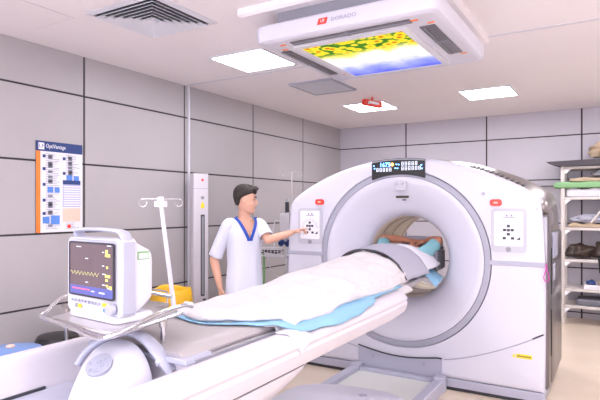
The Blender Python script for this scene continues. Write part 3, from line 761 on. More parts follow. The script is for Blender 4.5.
# white chest cover
def zchest(x, y):
    z = bsurf(x*.335/.30, y, .004, 1.3)
    return z
o = sheetmesh('chest_cover', M['sheet'], lambda v: -.30+.05*v, lambda v: .335-.04*v, lambda u: 3.93-.14*u, lambda u: 4.43+.13*max(0, u-.45), lambda x, y: (bsurf(x, y, .0)) if x < .25 else bsurf(.25, y)-(x-.25)*1.35, .006, 36, 36)
tag(o, 'white cloth covering the chest of the lying patient', 'cloth')
# strap
def zstrap(x, y):
    if x > .27: return bsurf(.27, y, .034, 0)-(x-.27)*1.5
    if x < -.29: return bsurf(-.29, y, .034, 0)-(-.29-x)*1.0
    return bsurf(x, y, .034, .0)
o = sheetmesh('body_strap', M['strap'], lambda v: -.36, lambda v: .335+.01*v, lambda u: 3.72-.16*u, lambda u: 4.00+.05*u, zstrap, .006, 44, 16)
tag(o, 'wide grey body strap across the patient at the scanner mouth', 'strap')
def edge_pts(v):
    out = []
    for i in range(31):
        u = i/30; x = -.36+(.335+.36)*u; y0 = 3.72-.16*u; y1 = 4.0+.05*u
        out.append((GX+x, y0+(y1-y0)*v, zstrap(x, y0+(y1-y0)*v)+.006))
    return out
bm = nb(); tube(bm, edge_pts(0.0), .005, 8); obj('dark_edge', bm, M['dark'], o)

def head_geo(bm, T):
    R = [(-.118, .070, .010, .026), (-.108, .084, -.015, .042), (-.085, .090, -.045, .056), (-.060, .089, -.062, .063), (-.030, .088, -.078, .068),
         (0, .083, -.090, .072), (.030, .090, -.098, .075), (.060, .086, -.100, .075), (.088, .070, -.090, .066), (.108, .045, -.068, .050), (.120, .010, -.035, .025)]
    rings = []
    for z, f, b, w in R:
        c = (f+b)/2; a = (f-b)/2
        rings.append([T @ Vector((c+a*math.copysign(abs(math.cos(q))**.9, math.cos(q)), w*math.copysign(abs(math.sin(q))**.9, math.sin(q)), z)) for q in [2*PI*k/20 for k in range(20)]])
    loft(bm, rings)
    tube(bm, [T @ Vector(p) for p in ((.086, 0, .022), (.098, 0, .0), (.108, 0, -.020), (.102, 0, -.030))], [.007, .010, .0145, .010], 10)
    for s in (-1, 1):
        ell(bm, T @ Vector((.092, s*.012, -.028)), .010, .008, .007, seg=10, rg=6)
        ell(bm, T @ Vector((-.008, s*.074, -.012)), .018, .008, .030, T.to_3x3(), seg=12, rg=8)
        tube(bm, [T @ Vector((.086, s*.012, .028)), T @ Vector((.078, s*.048, .026))], .008, 8)
        ell(bm, T @ Vector((.062, s*.040, -.035)), .022, .022, .022, seg=12, rg=8)
    ell(bm, T @ Vector((.092, 0, -.056)), .010, .022, .006, T.to_3x3(), seg=12, rg=6)
    ell(bm, T @ Vector((.089, 0, -.067)), .010, .019, .006, T.to_3x3(), seg=12, rg=6)
    ell(bm, T @ Vector((.080, 0, -.098)), .014, .022, .014, T.to_3x3(), seg=12, rg=6)
def hand_geo(bm, w, d, n, sgn, curl=(.3,)*4, scale=1., thumb=.6, point=False):
    """w wrist, d finger direction, n palm normal (palm faces n), sgn: side of the thumb"""
    d = Vector(d).normalized(); n = Vector(n); n = (n-d*n.dot(d)).normalized(); s = d.cross(n)*sgn; w = Vector(w)
    k = scale
    rings = []
    for q, hw, ht in ((-.01, .025, .020), (.02, .030, .018), (.055, .040, .016), (.085, .041, .014), (.098, .038, .011)):
        c = w+d*q*k
        rings.append([c+s*hw*k*math.cos(a)+n*ht*k*math.sin(a) for a in [2*PI*i/16 for i in range(16)]])
    loft(bm, rings)
    for i, (off, L) in enumerate(((.030, .070), (.010, .078), (-.010, .073), (-.029, .058))):
        b = w+d*.085*k+s*off*k; cu = curl[i]; p = [b]; ang = .05
        dirs = d
        for f_, part in ((.30, .25), (.28, 1.), (.24, 1.), (.18, .7)):
            ang += cu*part
            v = d*math.cos(ang)+n*math.sin(ang)+s*off*1.2
            p.append(p[-1]+v.normalized()*L*k*f_*1.12)
        tube(bm, crom(p, 3), cromr([.0098*k, .0092*k, .0086*k, .0078*k, .0062*k], 3), 10)
        ell(bm, p[-1], .0066*k, .0066*k, .0066*k, seg=8, rg=6)
    b = w+d*.022*k+s*.026*k
    p = [b, b+(d*.6+s*.75+n*.2).normalized()*.034*k, b+(d*.75+s*.62+n*.35).normalized()*.064*k, b+(d*.85+s*.5+n*(.3+thumb*.4)).normalized()*.088*k]
    tube(bm, crom(p, 3), cromr([.014*k, .012*k, .0105*k, .008*k], 3), 10); ell(bm, p[-1], .008*k, .008*k, .008*k, seg=8, rg=6)

# lying patient
pt = thing('person', 'person lying on the table with arms bent overhead inside the bore', 'person', (GX, 3.6, .966))
bm = nb()
cy = lambda y, hw, z0, z1: [(GX+hw*math.cos(a), y, (z0+z1)/2+(z1-z0)/2*math.sin(a)) for a in [2*PI*k/18 for k in range(18)]]
loft(bm, [cy(3.55, .12, .972, 1.08), cy(3.62, .155, .972, 1.10), cy(3.85, .15, .972, 1.13), cy(4.05, .15, .972, 1.15), cy(4.25, .165, .972, 1.165), cy(4.38, .165, .972, 1.13), cy(4.45, .10, .975, 1.09), cy(4.47, .058, .99, 1.08), cy(4.53, .052, .995, 1.08)])
Th = Matrix.Translation((GX, 4.63, 1.055)) @ Matrix(((0, -1, 0, 0), (0, 0, 1, 0), (1, 0, 0, 0), (0, 0, 0, 1))).transposed().inverted()
Th = basis((GX, 4.63, 1.055), (0, 0, 1), (1, 0, 0)); Th = Matrix(((0, 1, 0, GX), (0, 0, 1, 4.63), (1, 0, 0, 1.065), (0, 0, 0, 1)))
head_geo(bm, Th)
for s in (-1, 1):
    ex, ez = (.255, 1.205) if s > 0 else (.255, 1.205)
    limb(bm, [(GX+s*.15, 4.36, 1.06), (GX+s*.215, 4.48, 1.12), (GX+s*ex, 4.58, ez)], [.052, .048, .040])
    limb(bm, [(GX+s*ex, 4.585, ez), (GX+s*.17, 4.69, 1.20), (GX+s*.09, 4.765, 1.185)], [.038, .036, .025])
    hand_geo(bm, (GX+s*.085, 4.77, 1.183), (-s*.85, .35, -.05), (0, .3, -1), s, (.4, .4, .45, .5), .95)
    limb(bm, [(GX+s*.09, 3.60, 1.04), (GX+s*.10, 3.35, 1.045), (GX+s*.11, 3.10, 1.035), (GX+s*.115, 2.90, 1.015), (GX+s*.12, 2.72, 1.005)], [.068, .062, .050, .042, .032])
    limb(bm, [(GX+s*.12, 2.76, 1.0), (GX+s*.14, 2.72, 1.0), (GX+s*.16, 2.71, 1.0)], [.026, .022, .012])
o = obj('body', bm, M['skin_red'], pt); remesh(o, .007, 4)
bm = nb(); ell(bm, (GX, 4.66, 1.05), .080, .078, .088, seg=20, rg=12); o = obj('hair', bm, M['hair'], pt)
bm = nb()
loft(bm, [cy(3.9, .165, .97, 1.15), cy(4.25, .178, .97, 1.175), cy(4.38, .176, .97, 1.14), cy(4.44, .12, .972, 1.105)], False, False)
for s in (-1, 1):
    P_ = crom([(GX+s*.14, 4.35, 1.065), (GX+s*.20, 4.46, 1.12), (GX+s*.24, 4.545, 1.175)], 5); tube(bm, P_, cromr([.066, .062, .058], 5), 16, cap=False)
o = obj('teal_shirt', bm, M['teal'], pt); o.modifiers.new('t', 'SOLIDIFY').thickness = .004
# head holder
t = thing('head_holder', 'grey foam head holder around the patient inside the scanner bore', 'head rest', (GX, 4.7, .966))
bm = nb()
prof_ = [(x, z) for x, z in ((-.19, 1.13), (-.13, 1.0), (0, .975), (.13, 1.0), (.19, 1.13), (.215, 1.125), (.15, .98), (0, .955), (-.15, .98), (-.215, 1.125))]
prism(bm, [(GX+x, z) for x, z in prof_], 'y', 4.60, 4.92); obj('cradle_shell', bm, M['cushgrey'], t)
bm = nb(); T = Matrix.Translation((GX+.01, 4.88, 1.165)) @ Matrix.Rotation(math.radians(25), 4, 'X')
bx(bm, -.20, .20, -.015, .015, -.05, .06, T); obj('support_board', bm, M['strap'], t, bevel=.008)
bm = nb(); bx(bm, GX+.255, GX+.285, 4.46, 4.70, .96, 1.12); obj('arm_guard', bm, M['cushgrey'], t, bevel=.01)

# ------------------------------------------------------------------ technician
mn = thing('person', 'standing man in white scrubs with blue V neck pressing the scanner keypad', 'person', (-3.10, 3.98, 0))
ca = math.radians(-27); cdir = Vector((math.cos(ca), math.sin(ca), 0)); ldir = Vector((-math.sin(ca), math.cos(ca), 0))
N0 = Vector((-3.055, 4.01, 0))
def TP(l, c, z): return N0+ldir*l+cdir*c+Vector((0, 0, z))
def tring(z, hw, hd, off=0, lo=0, n=32): return [TP(lo+hw*math.copysign(abs(math.cos(a))**.85, math.cos(a)), off+hd*math.copysign(abs(math.sin(a))**.9, math.sin(a)), z) for a in [2*PI*k/n for k in range(n)]]
bm = nb()
loft(bm, [tring(.80, .12, .08), tring(.86, .155, .095), tring(.95, .155, .10), tring(1.08, .14, .088), tring(1.20, .16, .10), tring(1.28, .17, .095), tring(1.345, .145, .075), tring(1.385, .08, .058), tring(1.41, .056, .055), tring(1.47, .054, .056, .015), tring(1.53, .05, .05, .02)])
hc = math.radians(30); HT = Matrix.Translation(TP(.0, .03, 1.568)) @ Matrix.Rotation(hc, 4, 'Z') @ Matrix.Rotation(math.radians(6), 4, 'Y') @ Matrix.Scale(1.06, 4)
head_geo(bm, HT)
RS, LS = TP(-.160, 0, 1.335), TP(.160, 0, 1.335)
RE, RW = Vector((-3.275, 3.83, 1.0)), Vector((-3.20, 3.83, .75))
LE, LW = Vector((-2.82, 4.075, 1.19)), Vector((-2.625, 4.185, 1.262))
limb(bm, [RS, (RS+RE)/2, RE], [.056, .050, .041]); limb(bm, [RE, (RE*.6+RW*.4), RW], [.041, .040, .027])
limb(bm, [LS, (LS+LE)/2, LE], [.054, .048, .041]); limb(bm, [LE, (LE*.6+LW*.4), LW], [.041, .039, .027])
hand_geo(bm, RW, (.12, .0, -1), (.6, .8, 0), 1, (.3, .35, .35, .4), 1., .3)
hand_geo(bm, LW, (.82, .46, .28), (.45, .1, -.7), -1, (.12, .5, .6, .7), .95, .5)
for s in (-1, 1):
    limb(bm, [TP(s*.085, 0, .86), TP(s*.09, 0, .68), TP(s*.095, .01, .48), TP(s*.10, -.005, .28), TP(s*.10, -.015, .09)], [.082, .074, .054, .052, .036])
    limb(bm, [TP(s*.10, -.03, .05), TP(s*.105, .06, .045), TP(s*.11, .13, .035)], [.034, .034, .026])
b = obj('body', bm, M['skin'], mn); remesh(b, .0055, 5)
# eyes brows
for s in (-1, 1):
    bm = nb(); ell(bm, HT @ Vector((.082, s*.031, .004)), .006, .014, .0065, HT.to_3x3(), seg=12, rg=8); e = obj('eye', bm, M['eyewhite'], mn)
    bm = nb(); ell(bm, HT @ Vector((.0865, s*.031, .003)), .004, .007, .0058, HT.to_3x3(), seg=10, rg=6); obj('iris', bm, M['eye'], e)
    bm = nb(); tube(bm, [HT @ Vector(p) for p in ((.093, s*.014, .030), (.090, s*.032, .036), (.078, s*.052, .030))], [.004, .0045, .0025], 8); obj('eyebrow', bm, M['hair'], mn)
    bm = nb(); tube(bm, [HT @ Vector(p) for p in ((.089, s*.018, .010), (.0895, s*.032, .013), (.080, s*.046, .008))], .0022, 6); obj('eyelid', bm, M['hair'], mn)
bm = nb(); tube(bm, [HT @ Vector(p) for p in ((.094, -.022, -.062), (.102, 0, -.0605), (.094, .022, -.062))], [.003, .005, .003], 8); obj('lips', bm, M['lips'], mn)
# hair: cap hugging the skull
bm = nb(); rings = []
for z, f, bk, w in ((-.055, -.045, -.078, .048), (-.03, -.022, -.096, .066), (0.0, -.012, -.108, .076), (.022, .012, -.113, .082), (.045, .060, -.116, .085), (.070, .098, -.116, .085), (.095, .096, -.108, .080), (.118, .078, -.090, .068), (.135, .045, -.062, .046), (.141, .01, -.03, .02)):
    c = (f+bk)/2; a = (f-bk)/2
    rings.append([HT @ Vector((c+a*math.cos(q)*(1+.03*math.sin(9*q+z*60)), w*math.sin(q)*(1+.02*math.sin(11*q)), z+.004*math.sin(7*q))) for q in [2*PI*k/36 for k in range(36)]])
loft(bm, rings)
for k in range(26):
    q = -1.2+2.4*k/25; p = Vector((.045+.035*math.cos(q), .05*math.sin(q)*1.2, .115-.02*abs(q)))
    tube(bm, [HT @ (p+Vector((-.03, 0, .008))), HT @ (p+Vector((.005, 0, .014))), HT @ (p+Vector((.028, .004, .0)))], [.010, .009, .003], 6)
h = obj('hair', bm, M['hair'], mn); remesh(h, .006, 1)
# shirt
SH = [(.615, .188, .135, 0), (.70, .182, .132, 0), (.82, .174, .126, 0), (.95, .166, .118, .0), (1.08, .168, .114, .0), (1.20, .180, .120, .0), (1.28, .186, .112, .0), (1.34, .178, .094, -.002), (1.372, .138, .080, -.004), (1.39, .092, .070, -.006), (1.402, .072, .064, -.006)]
def shp(z):
    for a, b_ in zip(SH[:-1], SH[1:]):
        if z <= b_[0]: s = max(0, (z-a[0])/(b_[0]-a[0])); return [a[k]+(b_[k]-a[k])*s for k in range(4)]
    return SH[-1]
bm = nb(); nz_ = 70; nn = 96; g = []
for j in range(nz_+1):
    z = .615+(1.402-.615)*j/nz_; _, hw, hd, off = shp(z); row = []
    for k in range(nn):
        a = 2*PI*k/nn
        w = 1+.045*noise.noise(Vector((math.cos(a)*2.2, math.sin(a)*2.2, z*3)))+.022*noise.noise(Vector((math.cos(a)*5, math.sin(a)*5, z*9)))+.035*math.sin(a*7+z*5)*max(0, (1.1-z))
        l = hw*w*math.copysign(abs(math.cos(a))**.85, math.cos(a)); c = off+hd*w*math.copysign(abs(math.sin(a))**.9, math.sin(a))
        row.append((l, c, z))
    g.append(row)
VT = 1.195      # bottom of the V
def inV(l, c, z): return c > 0.02 and z > VT and abs(l) < (z-VT)/(1.40-VT)*.092
V = [[bm.verts.new(TP(*p)) for p in r] for r in g]
for j in range(nz_):
    for k in range(nn):
        q = (k+1) % nn
        cs = [g[j][k], g[j][q], g[j+1][q], g[j+1][k]]; m_ = [sum(p[i] for p in cs)/4 for i in range(3)]
        if inV(*m_): continue
        bm.faces.new((V[j][k], V[j][q], V[j+1][q], V[j+1][k]))
for S_, E_, f_ in ((RS, RE, .90), (LS, LE, .80)):
    ins = S_+(N0+Vector((0, 0, 1.31))-S_)*.35
    mid = S_+(E_-S_)*.45+Vector((0, 0, .012)); end = S_+(E_-S_)*f_
    P_ = crom([ins, S_, mid, end], 6); tube(bm, P_, cromr([.052, .060, .062, .068], 6), 24, cap=False)
loose = [v for v in bm.verts if not v.link_faces]; bmesh.ops.delete(bm, geom=loose, context='VERTS')
sh = obj('scrub_shirt', bm, M['scrub'], mn); s_ = sh.modifiers.new('t', 'SOLIDIFY'); s_.thickness = .004
# blue collar
def sfront(l, z):
    _, hw, hd, off = shp(z)
    ca_ = min(1, abs(l)/hw)**(1/.85); sa = math.sqrt(max(0, 1-ca_*ca_)); return off+hd*sa**.9
bm = nb()
for s in (-1, 1):
    R_ = []
    for k in range(13):
        z = VT-.012+(1.405-VT+.012)*k/12
        base = max(0, (z-VT)/(1.40-VT))*.092
        li = s*max(0, base-.004); lo_ = s*(base+.026)
        z2 = z
        R_.append([TP(l, sfront(min(abs(l), .9*shp(z2)[1]), z2)+o_, z2) for l, o_ in ((li, .004), (li, .010), (lo_, .010), (lo_, .003))])
    loft(bm, R_)
R_ = []
for k in range(15):
    a = PI+PI*k/14
    p0 = TP(.078*math.cos(a), -.006+.068*math.sin(a), 1.392); p1 = TP(.070*math.cos(a), -.006+.062*math.sin(a), 1.412)
    q0 = TP(.082*math.cos(a), -.006+.072*math.sin(a), 1.392); q1 = TP(.074*math.cos(a), -.006+.066*math.sin(a), 1.412)
    R_.append([p0, p1, q1, q0])
loft(bm, R_)
obj('blue_collar', bm, M['blue'], mn)
bm = nb(); cz = .86
loft(bm, [tring(.93, .165, .108), tring(.84, .172, .112), tring(.78, .172, .112)], False, False)
for s in (-1, 1):
    tube(bm, [TP(s*.085, 0, .82), TP(s*.09, 0, .6), TP(s*.095, .005, .4), TP(s*.10, 0, .2), TP(s*.10, -.005, .08)], [.096, .09, .078, .073, .072], 24, cap=False)
o = obj('scrub_trousers', bm, M['scrub'], mn); o.modifiers.new('t', 'SOLIDIFY').thickness = .004
for s in (-1, 1):
    bm = nb(); rr = []
    for c, w, z1 in ((-.085, .03, .07), (-.06, .042, .105), (0, .045, .10), (.07, .050, .075), (.13, .046, .06), (.165, .025, .045)):
        rr.append([TP(s*.105+w*math.cos(a), c, .0+z1*.5+z1*.5*math.sin(a)) for a in [2*PI*k/14 for k in range(14)]])
    loft(bm, rr); obj('shoe', bm, M['text_white'], mn)

# ------------------------------------------------------------------ tray, monitor, IV pole
t = thing('equipment_tray', 'chrome railed equipment tray on two posts over the foot of table', 'tray', (-1.70, 1.42, .948))
C4 = [(-1.925, 1.215), (-1.50, 1.155), (-1.445, 1.165), (-1.53, 1.60), (-2.00, 1.62)]
bm = nb(); prism(bm, [(-1.875, 1.24), (-1.50, 1.18), (-1.47, 1.19), (-1.55, 1.585), (-1.97, 1.60)], 'z', 1.066, 1.076); obj('shelf_plate', bm, M['steel'], t, bevel=.003)
rail = [(-1.62, 1.62, 1.12), (-1.90, 1.60, 1.14), (-1.965, 1.52, 1.142), (-1.98, 1.43, 1.14), (-1.965, 1.34, 1.125), (-1.925, 1.245, 1.085), (-1.90, 1.215, 1.075), (-1.70, 1.185, 1.072), (-1.52, 1.155, 1.06), (-1.475, 1.15, 1.062), (-1.435, 1.185, 1.075), (-1.475, 1.40, 1.098), (-1.51, 1.58, 1.10), (-1.52, 1.64, 1.085)]
bm = nb(); tube(bm, crom(rail, 5), .0085, 10); obj('upper_rail', bm, M['chrome'], t)
bm = nb(); tube(bm, crom([(x, y, 1.062) for x, y in ((-1.90, 1.25), (-1.88, 1.228), (-1.70, 1.20), (-1.51, 1.172), (-1.465, 1.18), (-1.47, 1.25), (-1.54, 1.60))], 5), .007, 10); obj('lower_rail', bm, M['chrome'], t)
bm = nb(); tube(bm, [(-1.52, 1.60, 1.10), (-1.525, 1.64, 1.09)], .013, 12); obj('rail_cap', bm, M['alu'], t)
for x, y in ((-1.53, 1.485), (-1.745, 1.51)):
    bm = nb(); cyl(bm, (x, y, .948), (x, y, 1.068), .0115); s = obj('post', bm, M['chrome'], t)
    bm = nb(); cyl(bm, (x, y, .948), (x, y, .956), .018); cyl(bm, (x, y, 1.03), (x, y, 1.066), .016); obj('post_collar', bm, M['steel'], s)

t = thing('patient_monitor', 'white bedside patient monitor with dark waveform screen on the chrome tray', 'monitor', (-1.69, 1.30, 1.078), math.radians(-5))
T = world_m(t)
def L3(p): return T @ Vector(p)
def lbx(bm, *a, mi=0): return bx(bm, *a, T, mi=mi)
W = .168
bm = nb(); rings = []
for y, e in ((.0, .006), (-.008, .0), (.0, 0), ): pass
loft(bm, [[L3((x, y, z)) for x, z in rrect(-W+e, W-e, .018+e, .305-e, .02)] for y, e in ((-.012, .010), (-.018, .004), (-.012, .0), (.055, .0), (.065, .008))])
obj('front_case', bm, M['white'], t)
bm = nb(); loft(bm, [[L3((x, y, z)) for x, z in q] for q, y in ((rrect(-.150, .150, .022, .285, .02), .06), (rrect(-.148, .148, .024, .285, .03), .09), (rrect(-.140, .140, .06, .26, .03), .145), (rrect(-.13, .13, .08, .245, .03), .155))])
obj('rear_case', bm, M['alu'], t)
bm = nb(); loft(bm, [[L3((x, y, z)) for x, y in rrect(-.155+e, .155-e, -.02+e, .15-e, .015)] for e, z in ((.0, .0), (.0, .018), (.006, .026))]); obj('foot_base', bm, M['white'], t)
bm = nb(); prism(bm, rrect(-.146, .136, .088, .284, .006), 'y', -.0205, -.016); bm.transform(T); scn = obj('screen', bm, M['scr'], t, smooth=False)
bm = nb(); o1 = rrect(-.152, .142, .082, .290, .010); i1 = rrect(-.146, .136, .088, .284, .006)
loft(bm, [[L3((x, -.0175, z)) for x, z in o1], [L3((x, -.0225, z)) for x, z in o1], [L3((x, -.0225, z)) for x, z in i1], [L3((x, -.019, z)) for x, z in i1]], False, False)
obj('bezel', bm, M['dark'], t, smooth=False)
y0 = -.0213
bm = nb(); lbx(bm, -.145, .135, y0, y0+.001, .089, .122); obj('status_bar', bm, M['scr_blue'], scn, smooth=False)
bm = nb(); pts = [L3((-.14+.19*k/70, y0, .17+.006*math.sin(k*.75)+.002*math.sin(k*2.1))) for k in range(71)]; tube(bm, pts, .0008, 6); obj('waveform', bm, M['trace'], scn)
for x0, x1, z, dz0, dz1 in ((.088, .118, .252, -.012, -.002), (.088, .118, .176, -.012, -.002), (.09, .104, .257, -.006, .008), (.09, .104, .172, -.022, -.014), (.095, .105, .205, -.008, 0), (.095, .105, .138, -.008, 0), (.112, .128, .128, -.006, .006)):
    bm = nb(); lbx(bm, x0, x1, y0, y0+.001, z+dz0, z+dz1); obj('yellow_readout', bm, M['scr_yellow'], scn, smooth=False)
for x, z, w_ in ((.07, .26, .012), (.07, .21, .012), (.07, .18, .02), (.07, .14, .02), (-.10, .275, .03), (-.04, .232, .018), (-.04, .142, .018), (.10, .285, .025), (.1, .13, .012)):
    bm = nb(); lbx(bm, x, x+w_, y0, y0+.001, z-.006, z-.003); obj('pale_readout', bm, M['led_white'], scn, smooth=False)
bm = nb()
for k in range(9): lbx(bm, -.125+.013*k, -.115+.013*k, y0-.001, y0, .108, .112)
obj('red_message', bm, M['scr_red'], scn, smooth=False)
bm = nb(); lbx(bm, .0, .02, y0-.001, y0, .104, .108); lbx(bm, .05, .085, y0-.001, y0, .102, .107); obj('pale_message', bm, M['led_white'], scn, smooth=False)
for k in range(9):
    bm = nb(); x = -.135+.022*k; cyl(bm, L3((x, -.021, .062)), L3((x, -.017, .062)), .006, 12); obj('button', bm, M['ltgrey'], t)
for x, m_ in ((.078, 'yellow_flat'), (.102, 'yellow_flat'), (.085, 'green'), (-.10, 'midgrey'), (-.08, 'yellow_flat')):
    z = .062 if m_ == 'yellow_flat' and x > 0 else .043
    bm = nb(); prism(bm, rrect(x-.009, x+.009, z-.007, z+.007, .003, 2), 'y', -.022, -.017); bm.transform(T); obj('colour_button', bm, M['print_blue'] if m_ == 'green' else M[m_], t)
bm = nb(); cyl(bm, L3((.133, -.017, .052)), L3((.133, -.040, .052)), .021, 28); obj('rotary_knob', bm, M['ltgrey'], t, bevel=.003)
bm = nb(); P_ = crom([L3(p) for p in ((-.150, .03, .290), (-.148, .02, .322), (-.120, .015, .333), (0, .01, .337), (.120, .015, .333), (.150, .02, .318), (.156, .03, .280))], 6)
rings = []
for i, p in enumerate(P_):
    tt = (P_[min(i+1, len(P_)-1)]-P_[max(i-1, 0)]).normalized(); yy = T.to_3x3() @ Vector((0, 1, 0)); yy = (yy-tt*yy.dot(tt)).normalized(); zz = tt.cross(yy)
    rings.append([p+yy*.024*math.cos(2*PI*k/12)+zz*.008*math.sin(2*PI*k/12) for k in range(12)])
loft(bm, rings); obj('carry_handle', bm, M['ltgrey'], t)
bm = nb(); bx(bm, .158, .1715, -.004, .052, .03, .295, T); obj('side_trim', bm, M['ltgrey'], t, bevel=.005)
bm = nb(); lbx(bm, .1485, .1515, .075, .125, .225, .255); s = obj('green_label', bm, M['green'], t, smooth=False)
bm = nb(); lbx(bm, .150, .1525, .080, .120, .229, .248); obj('label_print', bm, M['paper'], s, smooth=False)

t = thing('iv_pole', 'leaning white infusion pole with two hooks standing behind the monitor', 'infusion pole', (-1.93, 1.92, .94))
bm = nb(); cyl(bm, (-1.895, 1.925, .93), (-1.905, 1.835, 1.52), .012, r1=.010); obj('pole', bm, M['alu'], t)
bm = nb(); bx(bm, -1.93, -1.86, 1.88, 1.96, .93, .96); obj('clamp', bm, M['ltgrey'], t, bevel=.006)
bm = nb(); cyl(bm, (-1.905, 1.838, 1.505), (-1.905, 1.833, 1.55), .016); bx(bm, -1.93, -1.88, 1.815, 1.855, 1.50, 1.53); obj('pole_head', bm, M['alu'], t, bevel=.003)
for s in (-1, 1):
    d = Vector((.61, .79, 0))*s; c0 = Vector((-1.905, 1.835, 1.54)); e = c0+d*.085
    pts = [c0, e]+[e+d*.0+Vector((0, 0, -.019))+(d*math.cos(q)+Vector((0, 0, 1))*math.sin(q))*.019 for q in [PI/2-2*PI*k/14 for k in range(0, 12)]]
    bm = nb(); tube(bm, pts, .0017, 6); obj('hook', bm, M['chrome'], t)

# ------------------------------------------------------------------ things behind the table, left
t = thing('instrument_cart', 'stainless steel instrument cart beside the grey wall behind the monitor', 'cart', (-3.3, 2.72, 0))
bm = nb(); bx(bm, -3.62, -2.98, 2.48, 2.96, .73, .755); obj('top', bm, M['steel'], t, bevel=.004)
bm = nb(); bx(bm, -3.40, -2.99, 2.56, 2.955, .42, .728); s = obj('drawer_box', bm, M['steel'], t, bevel=.006)
bm = nb(); bx(bm, -2.992, -2.984, 2.60, 2.92, .58, .584); obj('drawer_line', bm, M['dark'], s, smooth=False)
for x in (-3.60, -3.00):
    for y in (2.50, 2.94): bm = nb(); cyl(bm, (x, y, .0), (x, y, .73), .013); obj('leg', bm, M['chrome'], t)
bm = nb(); bx(bm, -3.60, -3.0, 2.5, 2.94, .20, .215); obj('lower_shelf', bm, M['steel'], t, smooth=False)
bm = nb(); tube(bm, crom([(-3.60, 2.95, .755), (-3.60, 2.96, .83), (-3.5, 2.96, .845), (-3.1, 2.96, .845), (-3.0, 2.96, .83), (-3.0, 2.95, .755)], 5), .007, 8); obj('guard_rail', bm, M['chrome'], t)
t = thing('sharps_box', 'small yellow sharps box with a red lid beside the monitor', 'sharps box', (-3.52, 2.57, .755))
bm = nb(); loft(bm, [[(x, y, z) for x, y in rrect(-3.52-w, -3.52+w, 2.57-w*.8, 2.57+w*.8, .02)] for w, z in ((.06, .756), (.075, .85))]); obj('box', bm, M['yellow'], t)
bm = nb(); loft(bm, [[(x, y, z) for x, y in rrect(-3.52-w, -3.52+w, 2.57-w*.8, 2.57+w*.8, .02)] for w, z in ((.08, .85), (.08, .875), (.06, .89))]); obj('lid', bm, M['orange'], t)
t = thing('waste_bag_bin', 'yellow clinical waste bag in a bin behind the table', 'waste bin', (-3.62, 3.62, 0))
bm = nb(); lathe(bm, [(.14, 0), (.15, .02), (.165, .40), (.165, .52)], -3.62, 3.62); obj('bin', bm, M['midgrey'], t)
bm = nb(); rings = []
for z, r in ((.36, .172), (.45, .185), (.58, .195), (.70, .19), (.735, .175), (.72, .16), (.60, .15)):
    rings.append([(-3.62+r*math.cos(a)*(1+.05*math.sin(5*a+z*9)), 3.62+r*math.sin(a)*(1+.05*math.sin(4*a)), z+.012*math.sin(3*a)) for a in [2*PI*k/30 for k in range(30)]])
loft(bm, rings, False, True); obj('bag', bm, M['yellow'], t)
t = thing('pedal_bin', 'round black bin with lid on the floor below the poster', 'bin', (-3.87, 2.61, 0))
bm = nb(); lathe(bm, [(.13, 0), (.14, .02), (.155, .40)], -3.87, 2.61); obj('bucket', bm, M['black'], t)
bm = nb(); lathe(bm, [(.165, .40), (.17, .43), (.15, .465), (.06, .475)], -3.87, 2.61); obj('lid', bm, M['black'], t)
t = thing('laundry_bin', 'large blue lidded bin at the left edge by the wall', 'bin', (-3.62, 2.08, 0))
bm = nb(); lathe(bm, [(.17, 0), (.18, .02), (.20, .44)], -3.62, 2.08); obj('bucket', bm, M['blue_lid'], t)
bm = nb(); lathe(bm, [(.22, .44), (.225, .47), (.20, .505), (.08, .525)], -3.62, 2.08); s = obj('lid', bm, M['blue_lid'], t)
bm = nb(); ell(bm, (-3.62, 2.08, .53), .03, .03, .014); obj('lid_knob', bm, M['print_peach'], s)
t = thing('wall_valve', 'small white pipe valve with black knob at the foot of cable duct', 'valve', (-4.0, 4.30, .40))
bm = nb(); bx(bm, -4.05, -3.99, 4.27, 4.34, .33, .42); obj('valve_body', bm, M['alu'], t, bevel=.006)
bm = nb(); ell(bm, (-3.975, 4.305, .375), .02, .022, .022); obj('knob', bm, M['black'], t)

# ------------------------------------------------------------------ injector stand behind the man
t = thing('injector_stand', 'contrast injector on a wheeled stand behind the man beside the scanner', 'injector', (-3.38, 5.25, 0))
ix, iy = -3.34, 5.22
bm = nb()
for k in range(4):
    a = PI/4+PI/2*k; cyl(bm, (ix, iy, .10), (ix+.28*math.cos(a), iy+.28*math.sin(a), .07), .018)
obj('base_legs', bm, M['alu'], t)
for k in range(4):
    a = PI/4+PI/2*k; bm = nb(); T = Matrix.Translation((ix+.28*math.cos(a), iy+.28*math.sin(a), .035)); cyl(bm, T @ Vector((-.012, 0, 0)), T @ Vector((.012, 0, 0)), .035); obj('castor', bm, M['dark'], t)
bm = nb(); cyl(bm, (ix, iy, .08), (ix, iy, 1.14), .022); obj('column', bm, M['alu'], t)
bm = nb(); bx(bm, ix-.06, ix+.09, iy-.09, iy+.08, 1.12, 1.43); h = obj('injector_head', bm, M['table_white'], t, bevel=.025)
for dx in (-.02, .085):
    bm = nb(); cyl(bm, (ix+dx, iy+.03, 1.42), (ix+dx, iy+.03, 1.56), .024); s = obj('syringe', bm, M['dark'], t)
    bm = nb(); cyl(bm, (ix+dx, iy+.03, 1.56), (ix+dx, iy+.03, 1.60), .012); obj('syringe_tip', bm, M['ltgrey'], s)
bm = nb(); bx(bm, ix+.02, ix+.12, iy-.07, iy+.05, 1.40, 1.44); obj('top_cap', bm, M['ltgrey'], t, bevel=.01)
bm = nb(); ell(bm, (ix+.10, iy-.03, 1.20), .05, .05, .07); obj('side_motor', bm, M['table_white'], t)
for dx in (-.03, .06):
    bm = nb(); cyl(bm, (ix+dx, iy-.05, 1.09), (ix+dx, iy-.10, 1.07), .032); obj('blue_knob', bm, M['navy'], t)
bm = nb(); cyl(bm, (ix+.02, iy-.02, .62), (ix+.02, iy-.02, .70), .03); obj('plug', bm, M['brown'], t)
